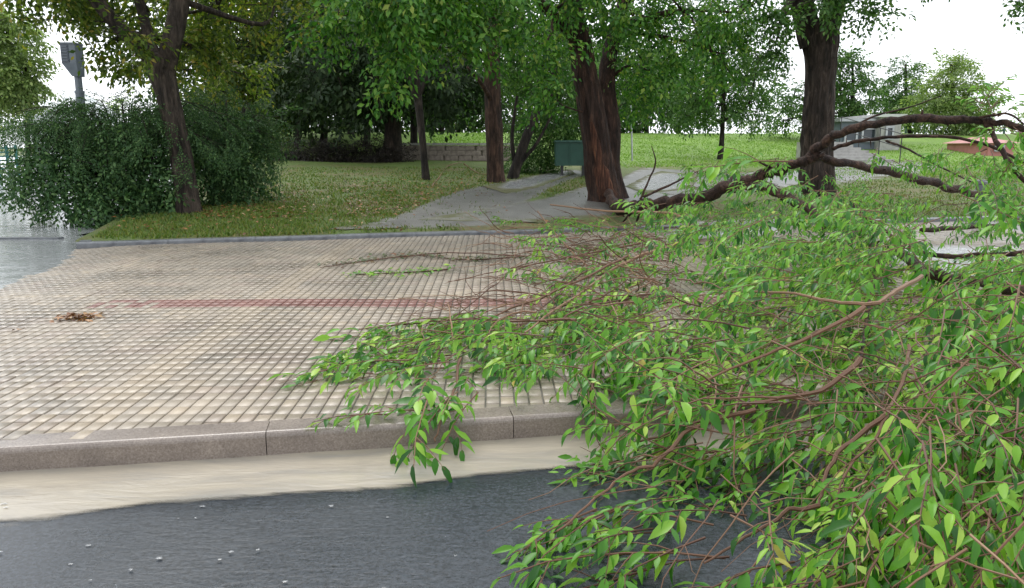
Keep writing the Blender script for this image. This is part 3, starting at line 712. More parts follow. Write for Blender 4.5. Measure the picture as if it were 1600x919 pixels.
# --- big tree on the right
bb = up(1278, 15.6); Y = bb.y; bb = Vector(P3(1278, 283, Y)); bb.z = float(gz(bb.x, bb.y))
tree('park_tree', 'tall dark furrowed trunk behind the arching broken limb', tuple(bb),
     [(tuple(bb - Vector((0, 0, .1))), Wd_(74, Y)), (P3(1276, 250, Y), Wd_(57, Y)), (P3(1278, 180, Y), Wd_(51, Y)), (P3(1283, 110, Y), Wd_(52, Y)), (P3(1281, 60, Y), Wd_(66, Y)), (P3(1276, 35, Y), Wd_(70, Y))],
     [[(P3(1270, 70, Y), Wd_(46, Y)), (P3(1258, 30, Y), Wd_(42, Y)), (P3(1246, -20, Y), Wd_(38, Y)), (P3(1215, -140, Y), Wd_(26, Y))], [(P3(1285, 70, Y), Wd_(46, Y)), (P3(1297, 30, Y), Wd_(40, Y)), (P3(1310, -20, Y), Wd_(38, Y)), (P3(1345, -150, Y), Wd_(26, Y))],
      [(P3(1246, -20, Y), .12), (P3(1225, 20, Y - .9), .05), (P3(1215, 60, Y - 1.2), .02)], [(P3(1345, -150, Y), .14), (P3(1470, -110, Y - .6), .08), (P3(1600, -70, Y - 1), .04), (P3(1680, -20, Y - 1), .02)]],
     [(P3(1285, 0, Y - .8), .35, 9), (P3(1215, 30, Y - 1), .45, 12), (P3(1205, 85, Y - 1), .32, 7), (P3(1335, 0, Y - .6), .4, 8), (P3(1370, 20, Y - .6), .26, 5), (P3(1230, -120, Y), 1.6, 50), (P3(1340, -140, Y), 1.6, 50), (P3(1460, -60, Y - .8), .5, 8), (P3(1600, -40, Y - 1), .5, 6), (P3(1600, 10, Y - 1), .3, 3)],
     M['bark'], M['leaf_mid'], 'elm', 'trees of the near park', .17, 56, 1.0, per=12)
# --- straight trunk left of the elm
bb = hit(776, 284); Y = bb.y
tree('park_tree', 'straight brown trunk on the lawn left of the torn tree', tuple(bb),
     [(P3(776, 292, Y), Wd_(42, Y)), (P3(774, 270, Y), Wd_(33, Y)), (P3(772, 200, Y), Wd_(31, Y)), (P3(769, 120, Y), Wd_(30, Y)), (P3(768, 50, Y), Wd_(30, Y)), (P3(760, -60, Y), Wd_(24, Y))],
     [[(P3(772, 165, Y), Wd_(10, Y)), (P3(752, 130, Y - .5), Wd_(7, Y)), (P3(730, 105, Y - 1), Wd_(4, Y))]],
     [(P3(690, 20, Y + .8), .9, 14), (P3(780, 10, Y + 1.4), .9, 14), (P3(840, 50, Y + 1.6), .9, 16), (P3(740, -60, Y), 1.5, 26), (P3(840, -50, Y), 1.5, 26), (P3(760, -180, Y), 2.2, 40)],
     M['bark_warm'], M['leaf_elm'], 'elm', 'trees of the near park', .10, 28, 1.25, down=.5)
# --- leaning dark stem beside it
bb = hit(803, 279); Y = bb.y
tree('park_tree', 'slim dark stem leaning rightwards from beside the straight trunk', tuple(bb),
     [(P3(800, 286, Y), Wd_(26, Y)), (P3(806, 262, Y), Wd_(20, Y)), (P3(826, 205, Y), Wd_(17, Y)), (P3(846, 160, Y + .2), Wd_(14, Y)), (P3(868, 110, Y + .4), Wd_(9, Y))],
     [[(P3(806, 265, Y), Wd_(9, Y)), (P3(800, 215, Y), Wd_(7, Y)), (P3(808, 150, Y), Wd_(5, Y))], [(P3(812, 255, Y), Wd_(8, Y)), (P3(838, 225, Y), Wd_(6, Y)), (P3(862, 180, Y), Wd_(4, Y))]],
     [(P3(872, 100, Y + .8), .8, 18), (P3(815, 120, Y + 1.2), .5, 8), (P3(872, 165, Y + 1.2), .6, 12), (P3(820, 80, Y + .8), .7, 12)],
     M['bark_dark'], M['leaf_mid'], 'elm', 'trees of the near park', .05, 14, 1.1)
# --- thin dark sapling
bb = hit(665, 281); Y = bb.y
tree('park_tree', 'thin dark trunk alone on the lawn before the low stone wall', tuple(bb),
     [(P3(666, 286, Y), Wd_(18, Y)), (P3(663, 250, Y), Wd_(13, Y)), (P3(657, 190, Y), Wd_(14, Y)), (P3(650, 130, Y), Wd_(16, Y)), (P3(640, 60, Y), Wd_(12, Y)), (P3(628, -20, Y), Wd_(8, Y))],
     [[(P3(655, 165, Y), Wd_(11, Y)), (P3(632, 110, Y - .2), Wd_(9, Y)), (P3(600, 70, Y - .3), Wd_(7, Y)), (P3(570, 20, Y - .4), Wd_(4, Y))], [(P3(655, 150, Y), Wd_(8, Y)), (P3(676, 100, Y), Wd_(6, Y)), (P3(700, 50, Y), Wd_(4, Y))]],
     [(P3(585, 10, Y), .8, 14), (P3(660, 20, Y + .5), .9, 16), (P3(640, -70, Y), 1.4, 30), (P3(560, -60, Y), 1.2, 24)],
     M['bark_dark'], M['leaf_mid'], 'elm', 'trees of the near park', .05, 14, 1.3)
# --- woodland behind: thicker trunk by the wall, slim trunks, dark crowns
wood = [
 (613, 25, 30, 'stout trunk at the end of the low stone wall', M['bark'], M['leaf_dark'], [(560, 60, 2.2, 60), (640, 80, 2.0, 50), (620, -60, 3.4, 70), (520, 120, 1.7, 46), (590, 140, 1.0, 20), (690, 110, 1.6, 36)]),
 (342, 30, 16, 'dark trunk seen just past the forked tree', M['bark_dark'], M['leaf_olive'], [(320, 110, 2.0, 44), (390, 70, 2.6, 56), (345, 20, 3.0, 56), (400, 140, 1.8, 40), (330, -120, 3.4, 50)]),
 (412, 33, 9, 'slim trunk at the shrub end of the woodland row', M['bark_dark'], M['leaf_olive'], [(420, 130, 1.9, 44), (460, 80, 2.2, 48), (440, 0, 3.0, 56), (400, 185, .9, 16)]),
 (466, 30, 10, 'slim leaning trunk over the brown hedge', M['bark_dark'], M['leaf_dark'], [(480, 110, 2.0, 50), (520, 40, 2.6, 60), (470, 165, 1.0, 18), (490, -80, 3.0, 50)]),
 (506, 32, 12, 'slim trunk rising from the middle of the brown hedge', M['bark_dark'], M['leaf_dark'], [(510, 130, 1.8, 44), (550, 70, 2.2, 50), (540, -40, 3.0, 50)]),
 (548, 36, 12, 'slim trunk between the brown hedge and stout trunk', M['bark_dark'], M['leaf_dark'], [(560, 140, 1.8, 40), (590, 90, 2.4, 50), (560, 10, 3.0, 50)]),
 (573, 31, 12, 'trunk nearest the stout trunk at the brown hedge', M['bark_dark'], M['leaf_dark'], [(570, 110, 2.0, 46), (610, 60, 2.4, 50), (600, 170, .8, 10)]),
 (646, 27, 13, 'dark trunk close behind the thin lawn sapling', M['bark_dark'], M['leaf_mid'], [(660, 100, 1.6, 36), (640, 40, 2.2, 46), (690, 150, .9, 14)]),
]
for px, Yw, wpx, lab, bk, lf, lobes in wood:
    bb = up(px, Yw); top = 110
    tree('woodland_tree', lab, tuple(bb), [(tuple(bb - Vector((0, 0, .2))), Wd_(wpx * 1.3, Yw)), (tuple(Vector(P3(px + 1, 200, Yw))), Wd_(wpx, Yw)), (P3(px - 2 + (12 if px == 466 else 0), 140, Yw), Wd_(wpx * .9, Yw)), (P3(px - 4, 40, Yw), Wd_(wpx * .8, Yw)), (P3(px, -120, Yw), Wd_(wpx * .5, Yw))],
         [[(P3(px, 150, Yw), Wd_(wpx * .5, Yw)), (P3(px + 30, 100, Yw), Wd_(wpx * .35, Yw)), (P3(px + 55, 50, Yw), Wd_(wpx * .2, Yw))], [(P3(px, 130, Yw), Wd_(wpx * .4, Yw)), (P3(px - 30, 90, Yw), Wd_(wpx * .3, Yw)), (P3(px - 50, 50, Yw), Wd_(wpx * .18, Yw))]],
         [(P3(x_, y_, Yw + RNG.uniform(-1, 1)), r_, n_) for x_, y_, r_, n_ in lobes], bk, lf, 'far', 'trees of the woodland', .06, 12, 1.0)
# --- trees on the knoll and the hill
hill = [
 (690, 43, 9, 'left one of two slim trunks on the green knoll', M['leaf_mid'], [(680, 120, 2.6, 40), (670, 170, 1.4, 20)], 'far', 1.3),
 (718, 44, 9, 'right one of two slim trunks on the green knoll', M['leaf_mid'], [(730, 110, 2.8, 40), (740, 165, 1.4, 20), (700, 150, 1.0, 10)], 'far', 1.3),
 (1008, 44, 9, 'slim trunk on the hill crest under the torn tree', M['leaf_mid'], [(1000, 120, 3.0, 46), (1030, 160, 1.7, 24), (960, 150, 1.8, 26)], 'far', 1.3),
 (985, 46, 8, 'slim trunk on the hill crest nearest the torn tree', M['leaf_mid'], [(980, 130, 2.4, 36), (965, 185, .9, 10)], 'far', 1.3),
 (1058, 47, 8, 'slim trunk on the hill crest left of the round tree', M['leaf_mid'], [(1050, 110, 2.8, 40), (1075, 160, 1.5, 20)], 'far', 1.3),
]
for px, Yw, wpx, lab, lf, lobes, key, k_ in hill:
    bb = up(px, Yw)
    tree('hill_tree', lab, tuple(bb), [(tuple(bb - Vector((0, 0, .2))), Wd_(wpx * 1.2, Yw)), (P3(px + 1, 170, Yw), Wd_(wpx, Yw)), (P3(px - 1, 100, Yw), Wd_(wpx * .7, Yw))], [], [(P3(x_, y_, Yw), r_, n_) for x_, y_, r_, n_ in lobes], M['bark_dark'], lf, key, 'trees on the hill', .04, 10, k_)
bb = hit(1125, 249); Yw = bb.y
tree('hill_tree', 'small round crowned tree alone on the open slope', tuple(bb), [(tuple(bb - Vector((0, 0, .1))), Wd_(13, Yw)), (P3(1128, 215, Yw), Wd_(9, Yw)), (P3(1130, 150, Yw), Wd_(8, Yw)), (P3(1128, 60, Yw), Wd_(5, Yw))],
     [[(P3(1129, 195, Yw), Wd_(5, Yw)), (P3(1090, 165, Yw), Wd_(3, Yw))], [(P3(1129, 190, Yw), Wd_(5, Yw)), (P3(1170, 165, Yw), Wd_(3, Yw))]],
     [(P3(1125, 90, Yw), 1.5, 50), (P3(1085, 140, Yw), 1.0, 34), (P3(1165, 130, Yw), 1.1, 36), (P3(1125, 165, Yw), 1.0, 34), (P3(1075, 182, Yw), .5, 12), (P3(1180, 180, Yw), .55, 14), (P3(1185, 90, Yw), .6, 14), (P3(1130, 40, Yw), 1.2, 34)], M['bark_dark'], M['leaf_mid'], 'far', 'trees on the hill', .04, 10, .62)
for px, Yw, lab, lf, lobes in [
 (1335, 38, 'airy pale tree close behind the tall dark trunk', M['leaf_mid'], [(1325, 110, 1.0, 22), (1330, 150, 1.2, 26), (1345, 180, 1.1, 20), (1240, 150, .9, 14), (1235, 185, 1.0, 14), (1318, 85, .5, 8)]),
 (1418, 46, 'smaller bluish tree behind the arching limb', M['leaf_mid'], [(1415, 115, .8, 14), (1410, 145, 1.2, 24), (1420, 170, 1.3, 24), (1395, 160, .8, 12)]),
 (1490, 42, 'broad pale tree behind the arching limb', M['leaf_pale'], [(1488, 110, .8, 16), (1480, 140, 1.3, 28), (1510, 150, 1.2, 26), (1460, 170, 1.2, 26), (1525, 180, 1.0, 20), (1490, 185, 1.3, 24), (1500, 90, .3, 4)]),
 (43, 30, 'pale tree across the flooded street', M['leaf_pale'], [(15, 60, .9, 30), (20, 110, 1.0, 34), (10, 145, .9, 28), (-30, 90, 1.6, 40), (36, 130, .5, 10), (0, 30, .5, 10)])]:
    bb = up(px, Yw); zt = 150 if px > 100 else 60
    tree('distant_tree', lab, tuple(bb), [(tuple(bb - Vector((0, 0, .2))), Wd_(9, Yw)), (P3(px, 185, Yw), Wd_(8, Yw)), (P3(px - 2, 150, Yw), Wd_(6, Yw)), (P3(px - 3, 100, Yw), Wd_(4, Yw))], [], [(P3(x_, y_, Yw), r_, n_) for x_, y_, r_, n_ in lobes], M['bark_dark'], lf, 'far', 'trees far off', .03, 8, .85, dens=3.2)
# --- the wood behind everything: one mass
lv = Leaves()
for px, py, Yw, rad, n_ in [(330, 120, 48, 4, 26), (400, 60, 50, 5, 30), (470, 110, 50, 4, 28), (540, 100, 50, 4, 28), (600, 60, 52, 5, 30), (660, 60, 54, 5, 26), (740, 40, 55, 5, 28), (820, 90, 54, 5, 34), (900, 110, 55, 5, 34), (860, 170, 52, 3, 20), (800, 170, 52, 2.4, 10), (940, 180, 56, 2.5, 14),
                            (350, 180, 46, 2.2, 14), (430, 170, 47, 2.4, 14), (510, 180, 48, 2.2, 12), (570, 175, 48, 2.2, 12), (300, 20, 48, 5, 26), (420, -20, 50, 6, 26), (560, -20, 50, 6, 26), (700, -20, 52, 6, 26), (850, -20, 52, 6, 26), (980, 40, 55, 5, 26), (1060, 60, 56, 4, 20), (440, 212, 38, .8, 6), (490, 210, 39, .8, 6), (540, 212, 38, .7, 5), (590, 212, 39, .7, 5), (310, 200, 44, 1.8, 12), (380, 205, 44, 1.6, 10), (450, 205, 44, 1.5, 9), (520, 207, 45, 1.2, 6), (590, 200, 46, 1.6, 9), (640, 150, 50, 2.6, 14), (640, 195, 50, 1.3, 7), (690, 130, 52, 2.6, 14), (770, 130, 54, 3.4, 18), (880, 200, 54, 1.6, 8), (970, 130, 56, 3.2, 16), (1040, 130, 57, 3, 14), (1110, 110, 58, 3, 12)]:
    fill_lobe(lv, None, P3(px, py, Yw), rad, int(n_ * 2.2), 'farther', None, 1.15)
P, X, Z, S, var = lv.arrays(); tag(link('distant_wood', leaf_mesh('distant_wood', P, X, Z, S, var, LEAF_LO), M['leaf_wood']), 'mass of far woodland closing off the park', 'woodland', kind='stuff')
lv = Leaves()
for px, py, Yw, rad, n_ in [(735, 178, 60, 2.0, 12), (720, 195, 60, 1.6, 8), (560, 195, 55, 1.0, 6), (1000, 190, 60, 1.4, 6)]:
    fill_lobe(lv, None, P3(px, py, Yw), rad, n_, 'far', None, 1.0)
P, X, Z, S, var = lv.arrays(); tag(link('distant_wood', leaf_mesh('distant_wood', P, X, Z, S, var, LEAF_LO), M['leaf_yellow']), 'yellowing far bushes glimpsed between the slim trunks', 'bushes', kind='stuff')
lv = Leaves()
for px in range(1170, 1640, 22):
    fill_lobe(lv, None, P3(px, 195 + RNG.uniform(-8, 8), 80), 2.6, 7, 'farther', None, 1.0)
for px in list(range(110, 200, 14)):
    fill_lobe(lv, None, P3(px, 178 + RNG.uniform(-8, 8), 75), 2.0, 6, 'farther', None, .8)
P, X, Z, S, var = lv.arrays(); tag(link('distant_wood', leaf_mesh('distant_wood', P, X, Z, S, var, LEAF_LO), M['leaf_pale']), 'pale distant tree line along the horizon', 'tree line', kind='stuff')

# ================================================================== SHRUBS
def shrub(name, label, base, stems, lobes, leafm, key, k=1., down=.4, cat='shrub', group=None, dens=1.7, arcs=0, reach=(1, 1)):
    root = thing(name, label, cat, tuple(base), group); mb = MB(); lv = Leaves(); bs = np.array(base)
    for tip in stems:
        t_ = np.array(tip); md = bs * .45 + t_ * .55 + np.array((0, 0, .35 * np.linalg.norm(t_ - bs) * .5))
        mb.tube(spline([bs + RNG.normal(0, .08, 3) * (1, 1, 0), md, t_], 6), np.linspace(.025, .006, 13), 6)
    for q in range(arcs):                                          # long arching shoots that break the outline
        a_ = RNG.uniform(0, 2 * math.pi); L_ = RNG.uniform(.75, 1.12); top = bs + np.array((math.cos(a_) * reach[0] * L_ * .55, math.sin(a_) * reach[1] * L_ * .5, RNG.uniform(1.2, 1.75)))
        tip = bs + np.array((math.cos(a_) * reach[0] * L_ * 1.05 , math.sin(a_) * reach[1] * L_, RNG.uniform(.55, 1.5)))
        Q = spline([bs + RNG.normal(0, .06, 3) * (1, 1, 0), (bs + top) / 2 + RNG.normal(0, .05, 3), top, tip], 6); mb.tube(Q, np.linspace(.016, .003, len(Q)), 5)
        for j in range(8, len(Q) - 1):
            spr = SPR['shrub'][RNG.integers(len(SPR['shrub']))]; d = Q[j + 1] - Q[j] + RNG.normal(0, .03, 3); lv.place(spr, Q[j], frame_from(d + np.array((0, 0, -.02)), RNG.normal(0, .6)), RNG.uniform(.5, .8))
    if mb.v: mb.build('stems', M['bark_dark'], root, True)['kind'] = 'stuff'
    for c_, rad, n_ in lobes: fill_lobe(lv, None, c_, rad, int(n_ * dens), key, c_, k, 1., down, .8)
    P, X, Z, S, var = lv.arrays(); P[:, 2] = np.maximum(P[:, 2], gz(P[:, 0], P[:, 1]) + .02)
    link('foliage', leaf_mesh('foliage', P - bs, X, Z, S, var, LEAF_LO), leafm, root); return root
g_ = lambda px, py: hit(px, py)
Y = 12.3
shrub('shrub', 'large dark green shrub arching over the flooded street', up(205, Y), [P3(40, 230, Y - .6), P3(90, 200, Y - .4), P3(150, 190, Y), P3(210, 180, Y), P3(260, 190, Y), P3(120, 250, Y - .8)],
      [(P3(225, 225, Y), .6, 60), (P3(160, 225, Y), .6, 60), (P3(240, 285, Y - .2), .5, 50), (P3(180, 280, Y - .2), .55, 56), (P3(110, 235, Y - .3), .48, 44), (P3(60, 235, Y - .5), .38, 26), (P3(25, 255, Y - .6), .28, 13), (P3(150, 315, Y - .5), .3, 24), (P3(235, 190, Y + .3), .4, 26), (P3(100, 275, Y - .6), .26, 10), (P3(205, 320, Y - .2), .3, 26), (P3(260, 310, Y), .3, 24), (P3(45, 275, Y - .7), .16, 4), (P3(80, 300, Y - .7), .16, 4), (P3(120, 320, Y - .7), .2, 6), (P3(15, 225, Y - .4), .25, 5), (P3(270, 165, Y + .4), .3, 8), (P3(130, 185, Y), .3, 6)],
      M['leaf_shrub'], 'weep', 1.1, .7, group='shrubs by the lawn', dens=.62, arcs=64, reach=(1.75, .75))
Y = 13.6
shrub('shrub', 'dense dark shrub behind the forked tree by the lawn', up(360, Y), [P3(330, 190, Y), P3(380, 190, Y), P3(420, 230, Y), P3(400, 300, Y - .5)],
      [(P3(320, 210, Y), .55, 50), (P3(362, 215, Y), .5, 44), (P3(380, 250, Y), .38, 34), (P3(335, 265, Y - .1), .5, 46), (P3(372, 290, Y - .5), .2, 12), (P3(390, 225, Y + .3), .25, 14), (P3(340, 190, Y + .2), .35, 20)],
      M['leaf_shrub'], 'weep', 1.1, .5, group='shrubs by the lawn', dens=.62, arcs=40, reach=(.8, .7))
Y = 20.5
shrub('shrub', 'dark leafy thicket beside the green box', up(852, Y), [P3(830, 200, Y), P3(870, 190, Y)],
      [(P3(835, 200, Y + .5), .7, 34), (P3(880, 180, Y + 1), .8, 40), (P3(850, 235, Y), .5, 26), (P3(905, 200, Y + 1), .7, 34), (P3(815, 245, Y - .2), .35, 14), (P3(880, 140, Y + 1), .8, 30), (P3(900, 110, Y + .5), .8, 26), (P3(840, 130, Y + 1), .7, 24)], M['leaf_mid'], 'shrub', 1.3, .2, group='shrubs by the lawn')
for k, (px, wd) in enumerate(((455, 30), (500, 32), (550, 34), (598, 30))):
    Y = 25.5 - .2 * k
    shrub('hedge_bush', ['rounded dark brown hedge bush nearest the shrubs', 'second dark brown hedge bush from the shrubs', 'third dark brown hedge bush from the shrubs', 'dark brown hedge bush against the stout trunk'][k], up(px, Y), [],
          [(P3(px - 14, 238, Y), .42, 22), (P3(px + 12, 236, Y), .45, 24), (P3(px, 246, Y), .36, 18)], leaf_mat('leaves_brown_hedge', [(0, (.012, .010, .008)), (.6, (.025, .020, .016)), (1, (.05, .04, .026))], .5, .2) if k == 0 else bpy.data.materials['leaves_brown_hedge'], 'shrub', 1.2, .1, 'hedge', 'bushes of the brown hedge')

# ================================================================== BUILT THINGS
# low stone wall in front of the knoll: courses of blocks and a coping
wl0, wl1 = hit(628, 256), hit(770, 252)
wl0 = up(600, 26.0); wl1 = up(800, 26.5)
wallr = thing('low_stone_wall', 'low tan stone retaining wall below the green knoll', 'wall', tuple(wl0))
dirw = Vector((wl1.x - wl0.x, wl1.y - wl0.y, 0)); Lw = dirw.length; dirw.normalize(); az = math.atan2(dirw.y, dirw.x)
stm = [None] * 3
for q in range(3):
    mb = MB(); mb.box((0, 0, 0), (.44 + .05 * q, .3, .16), 0, .985); stm[q] = mb
meshes = []
for q in range(3):
    o = stm[q].build('stone', M['stone'], None); meshes.append(o.data); bpy.data.objects.remove(o)
for row in range(3):
    s_ = -.2 * (row % 2)
    while s_ < Lw:
        q = random.randrange(3); o = link('stone', meshes[q], None, wallr)
        o.location = (dirw.x * (s_ + .22), dirw.y * (s_ + .22), .0 + row * .168 + .06); o.rotation_euler = (random.uniform(-.03, .03), 0, az + random.uniform(-.02, .02)); s_ += .46 + .05 * q
mb = MB(); mb.box((wl0.x + dirw.x * Lw / 2, wl0.y + dirw.y * Lw / 2 + .02, wl0.z + .2), (Lw, .22, .56), az); mb.build('mortar_core', M['stone'], wallr)
s_ = 0
mb = MB(); mb.box((0, 0, 0), (.78, .38, .07), 0, .99); o = mb.build('coping_stone', M['concrete'], None); cm = o.data; bpy.data.objects.remove(o)
while s_ < Lw:
    o = link('coping_stone', cm, None, wallr); o.location = (dirw.x * (s_ + .4), dirw.y * (s_ + .4), .525); o.rotation_euler = (0, 0, az + random.uniform(-.01, .01)); s_ += .8
# street lamp with a box head
Y = 17.0; lb_ = up(129, Y); lb_ = Vector((P3(129, 190, Y)[0], Y, -.03)); lamp = thing('street_lamp', 'grey post with a boxy dark head rising behind the shrub', 'lamp post', tuple(lb_))
z0 = P3(129, 120, Y)[2]; zt = P3(129, 70, Y)[2]; x0 = lb_.x
mb = MB(); mb.tube([(x0, Y, -.03), (x0, Y, P3(129, 143, Y)[2])], Wd_(15, Y), 16); mb.tube([(x0, Y, P3(129, 143, Y)[2]), (x0, Y, P3(129, 112, Y)[2])], Wd_(12.5, Y), 16); mb.build('pole', M['lamp_metal'], lamp)
mb = MB(); mb.tube([(x0, Y, P3(129, 146, Y)[2]), (x0, Y, P3(129, 142, Y)[2])], Wd_(17, Y), 16); mb.build('collar', M['lamp_metal'], lamp)
mb = MB(); hx = x0 - Wd_(9, Y); w2 = Wd_(27, Y); zb = P3(129, 100, Y)[2]
V = [(x0 - Wd_(10, Y), Y - .12, z0), (x0 + Wd_(14, Y), Y - .12, z0), (x0 + Wd_(14, Y), Y + .12, z0), (x0 - Wd_(10, Y), Y + .12, z0)]
for zz in (zb, zt): V += [(x0 - Wd_(38, Y), Y - .16, zz), (x0 + Wd_(14, Y), Y - .16, zz), (x0 + Wd_(14, Y), Y + .16, zz), (x0 - Wd_(38, Y), Y + .16, zz)]
mb.add(V, [(3, 2, 1, 0)] + [(4 * j + k, 4 * j + (k + 1) % 4, 4 * j + 4 + (k + 1) % 4, 4 * j + 4 + k) for j in (0, 1) for k in range(4)] + [(8, 9, 10, 11)])
head = mb.build('head', M['lamp_metal'], lamp)
mb = MB(); xm = x0 - Wd_(23, Y)
mb.box((xm, Y - .165, (zb + zt) / 2), (Wd_(26, Y), .02, (zt - zb) * .92)); mb.build('panel', M['lamp_dark'], head)
mb = MB()
for q in range(6): mb.box((xm, Y - .182, zb + (zt - zb) * (.14 + q * .145)), (Wd_(20, Y), .02, .018))
mb.build('louvre', M['lamp_metal'], head)
mb = MB(); mb.box((x0 - Wd_(12, Y), Y, zt + .015), (Wd_(56, Y), .36, .03)); mb.build('cap', M['lamp_metal'], head)
# bollard that the broken limb leans on
bo = hit(1526, 351); Yb = bo.y; bol = thing('bollard', 'grey iron bollard the broken limb leans against', 'bollard', tuple(bo)); hB = P3(1526, 281, Yb)[2] - bo.z
prof = [(.085, -.05), (.085, .04), (.066, .06), (.062, .1), (.066, hB - .2), (.085, hB - .19), (.085, hB - .16), (.068, hB - .15), (.068, hB - .07), (.082, hB - .06), (.082, hB - .03), (.05, hB)]
mb = MB(); mb.tube([(bo.x, bo.y, bo.z + z_) for r_, z_ in prof[1:]], [r_ for r_, z_ in prof[1:]], 20); mb.build('post', M['bollard'], bol)
mb = MB(); mb.tube([(bo.x, bo.y, bo.z - .04), (bo.x, bo.y, bo.z + .035)], .1, 20); mb.build('base', M['bollard'], bol)
# dark green box on short legs
gb_ = up(905, 19.6); gx0, gx1 = P3(868, 250, 19.6)[0], P3(955, 250, 19.6)[0]; zt, zb = P3(900, 222, 19.6)[2], P3(900, 259, 19.6)[2]
box_ = thing('utility_box', 'dark green box on short legs behind the torn tree', 'utility box', tuple(gb_)); cx = (gx0 + gx1) / 2
mb = MB(); mb.box((cx, 19.9, (zt + zb) / 2), (gx1 - gx0, .7, zt - zb)); mb.build('body', M['green_box'], box_)
mb = MB(); mb.box((cx, 19.9, zt + .02), (gx1 - gx0 + .06, .78, .045), 0, .97); mb.build('lid', M['green_box'], box_)
for q in (.12, .5, .88):
    mb = MB(); mb.box((gx0 + (gx1 - gx0) * q, 19.65, (zb + gb_.z) / 2 - .04), (.07, .07, zb - gb_.z + .1)); mb.build('leg', M['dark_metal'], box_)
for q in (.25, .5, .75):
    mb = MB(); mb.box((gx0 + (gx1 - gx0) * q, 19.545, (zt + zb) / 2), (.02, .02, (zt - zb) * .9)); mb.build('rib', M['green_box'], box_)
# thin pole on the slope
pb = up(987, 27); pole = thing('thin_pole', 'thin pale pole standing on the slope by the torn tree', 'pole', tuple(pb))
mb = MB(); mb.tube([tuple(pb), P3(986, 168, 27)], .03, 8); mb.build('shaft', M['steel'], pole); mb = MB(); mb.tube([P3(986, 168, 27), tuple(Vector(P3(986, 168, 27)) + Vector((0, 0, .06)))], [.045, .02], 8); mb.build('cap', M['steel'], pole)
# steps with a handrail, and the building above them
SY = hit(1345, 254).y; sb = up(1345, SY); st = thing('concrete_steps', 'flight of pale concrete steps right of the tall dark trunk', 'steps', tuple(sb)); xl_, xr_ = P3(1302, 240, SY)[0], P3(1400, 240, SY)[0]
z0 = P3(1340, 254, SY)[2]; dz = (P3(1340, 222, SY + 3)[2] - z0) / 7
for q in range(7):
    mb = MB(); wq = (xr_ - xl_) * (1 - .05 * q); mb.box((xl_ + wq / 2, SY + .2 + q * .42 + .3, z0 + dz * (q + .5) - .3), (wq, .9, dz + .6), 0, .998); mb.build('step', M['concrete'], st)
rail = thing('handrail', 'thin metal handrail beside the pale concrete steps', 'handrail', (xr_ + .15, SY, z0))
for q in range(4):
    mb = MB(); pz_ = z0 + dz * q * 2.2; mb.tube([(xr_ + .15 - .3 * q, SY + q * .95, pz_ - .3), (xr_ + .15 - .3 * q, SY + q * .95, pz_ + .95)], .018, 8); mb.build('post', M['dark_metal'], rail)
for h_ in (.95, .5):
    mb = MB(); mb.tube([(xr_ + .15, SY, z0 + h_), (xr_ - .75, SY + 2.85, z0 + dz * 6.6 + h_)], .016, 8); mb.build('rail', M['dark_metal'], rail)
def house(name, label, px0, px1, pyt, Yh, depth, wallm, roofm, windows=(), cat='building', pitch=0., door=None):
    x0_, x1_ = P3(px0, 200, Yh)[0], P3(px1, 200, Yh)[0]; b0 = float(gz((x0_ + x1_) / 2, Yh)); zt_ = P3((px0 + px1) / 2, pyt, Yh)[2]
    root = thing(name, label, cat, ((x0_ + x1_) / 2, Yh, b0)); cx_ = (x0_ + x1_) / 2
    mb = MB(); mb.box((cx_, Yh + depth / 2, (b0 - .4 + zt_) / 2), (x1_ - x0_, depth, zt_ - b0 + .4)); mb.build('wall', wallm, root)
    mb = MB(); hw = (x1_ - x0_) / 2 + .15
    if pitch:
        V = [(cx_ - hw, Yh - .2, zt_ + .01), (cx_ + hw, Yh - .2, zt_ + .01), (cx_ + hw, Yh + depth + .2, zt_ + .01), (cx_ - hw, Yh + depth + .2, zt_ + .01), (cx_ - hw * .55, Yh + depth * .5, zt_ + pitch), (cx_ + hw * .55, Yh + depth * .5, zt_ + pitch)]
        mb.add(V, [(3, 2, 1, 0), (0, 1, 5, 4), (2, 3, 4, 5), (1, 2, 5), (3, 0, 4)])
    else: mb.box((cx_, Yh + depth / 2, zt_ + .06), (2 * hw, depth + .3, .12))
    mb.build('roof', roofm, root)
    for (u0, u1, v0, v1) in windows:
        xa, xb_ = x0_ + (x1_ - x0_) * u0, x0_ + (x1_ - x0_) * u1; za, zb_ = b0 + (zt_ - b0) * v0, b0 + (zt_ - b0) * v1
        mb = MB(); mb.box(((xa + xb_) / 2, Yh - .015, (za + zb_) / 2), (xb_ - xa, .06, zb_ - za)); w_ = mb.build('window', M['glass'], root)
        mb = MB()
        for (cx2, cz2, dx2, dz2) in (((xa + xb_) / 2, za, xb_ - xa + .1, .08), ((xa + xb_) / 2, zb_, xb_ - xa + .1, .08), (xa, (za + zb_) / 2, .08, zb_ - za - .09), (xb_, (za + zb_) / 2, .08, zb_ - za - .09)): mb.box((cx2, Yh - .055, cz2), (dx2, .06, dz2))
        mb.build('frame', M['steel'], w_)
    return root
house('park_building', 'dark slate fronted building above the concrete steps', 1315, 1374, 190, 34, 4, M['slate_wall'], M['steel'], [(.1, .4, .3, .75), (.55, .9, .3, .75)])
house('park_building', 'pale grey block adjoining the slate building', 1375, 1408, 183, 33.6, 5, M['concrete'], M['pale_wall'], [(.3, .6, .35, .7)])
house('low_building', 'long low pale building beyond the lawn fence', 1410, 1510, 214, 60, 6, M['pale_wall'], M['slate_wall'], [(.05, .2, .3, .7), (.3, .45, .3, .7), (.55, .7, .3, .7)])
house('red_kiosk', 'small red kiosk at the far edge of the lawn', 1548, 1588, 224, hit(1560, 244).y, 3, M['red_paint'], M['red_paint'], [(.25, .55, .45, .8)], 'kiosk', .25)
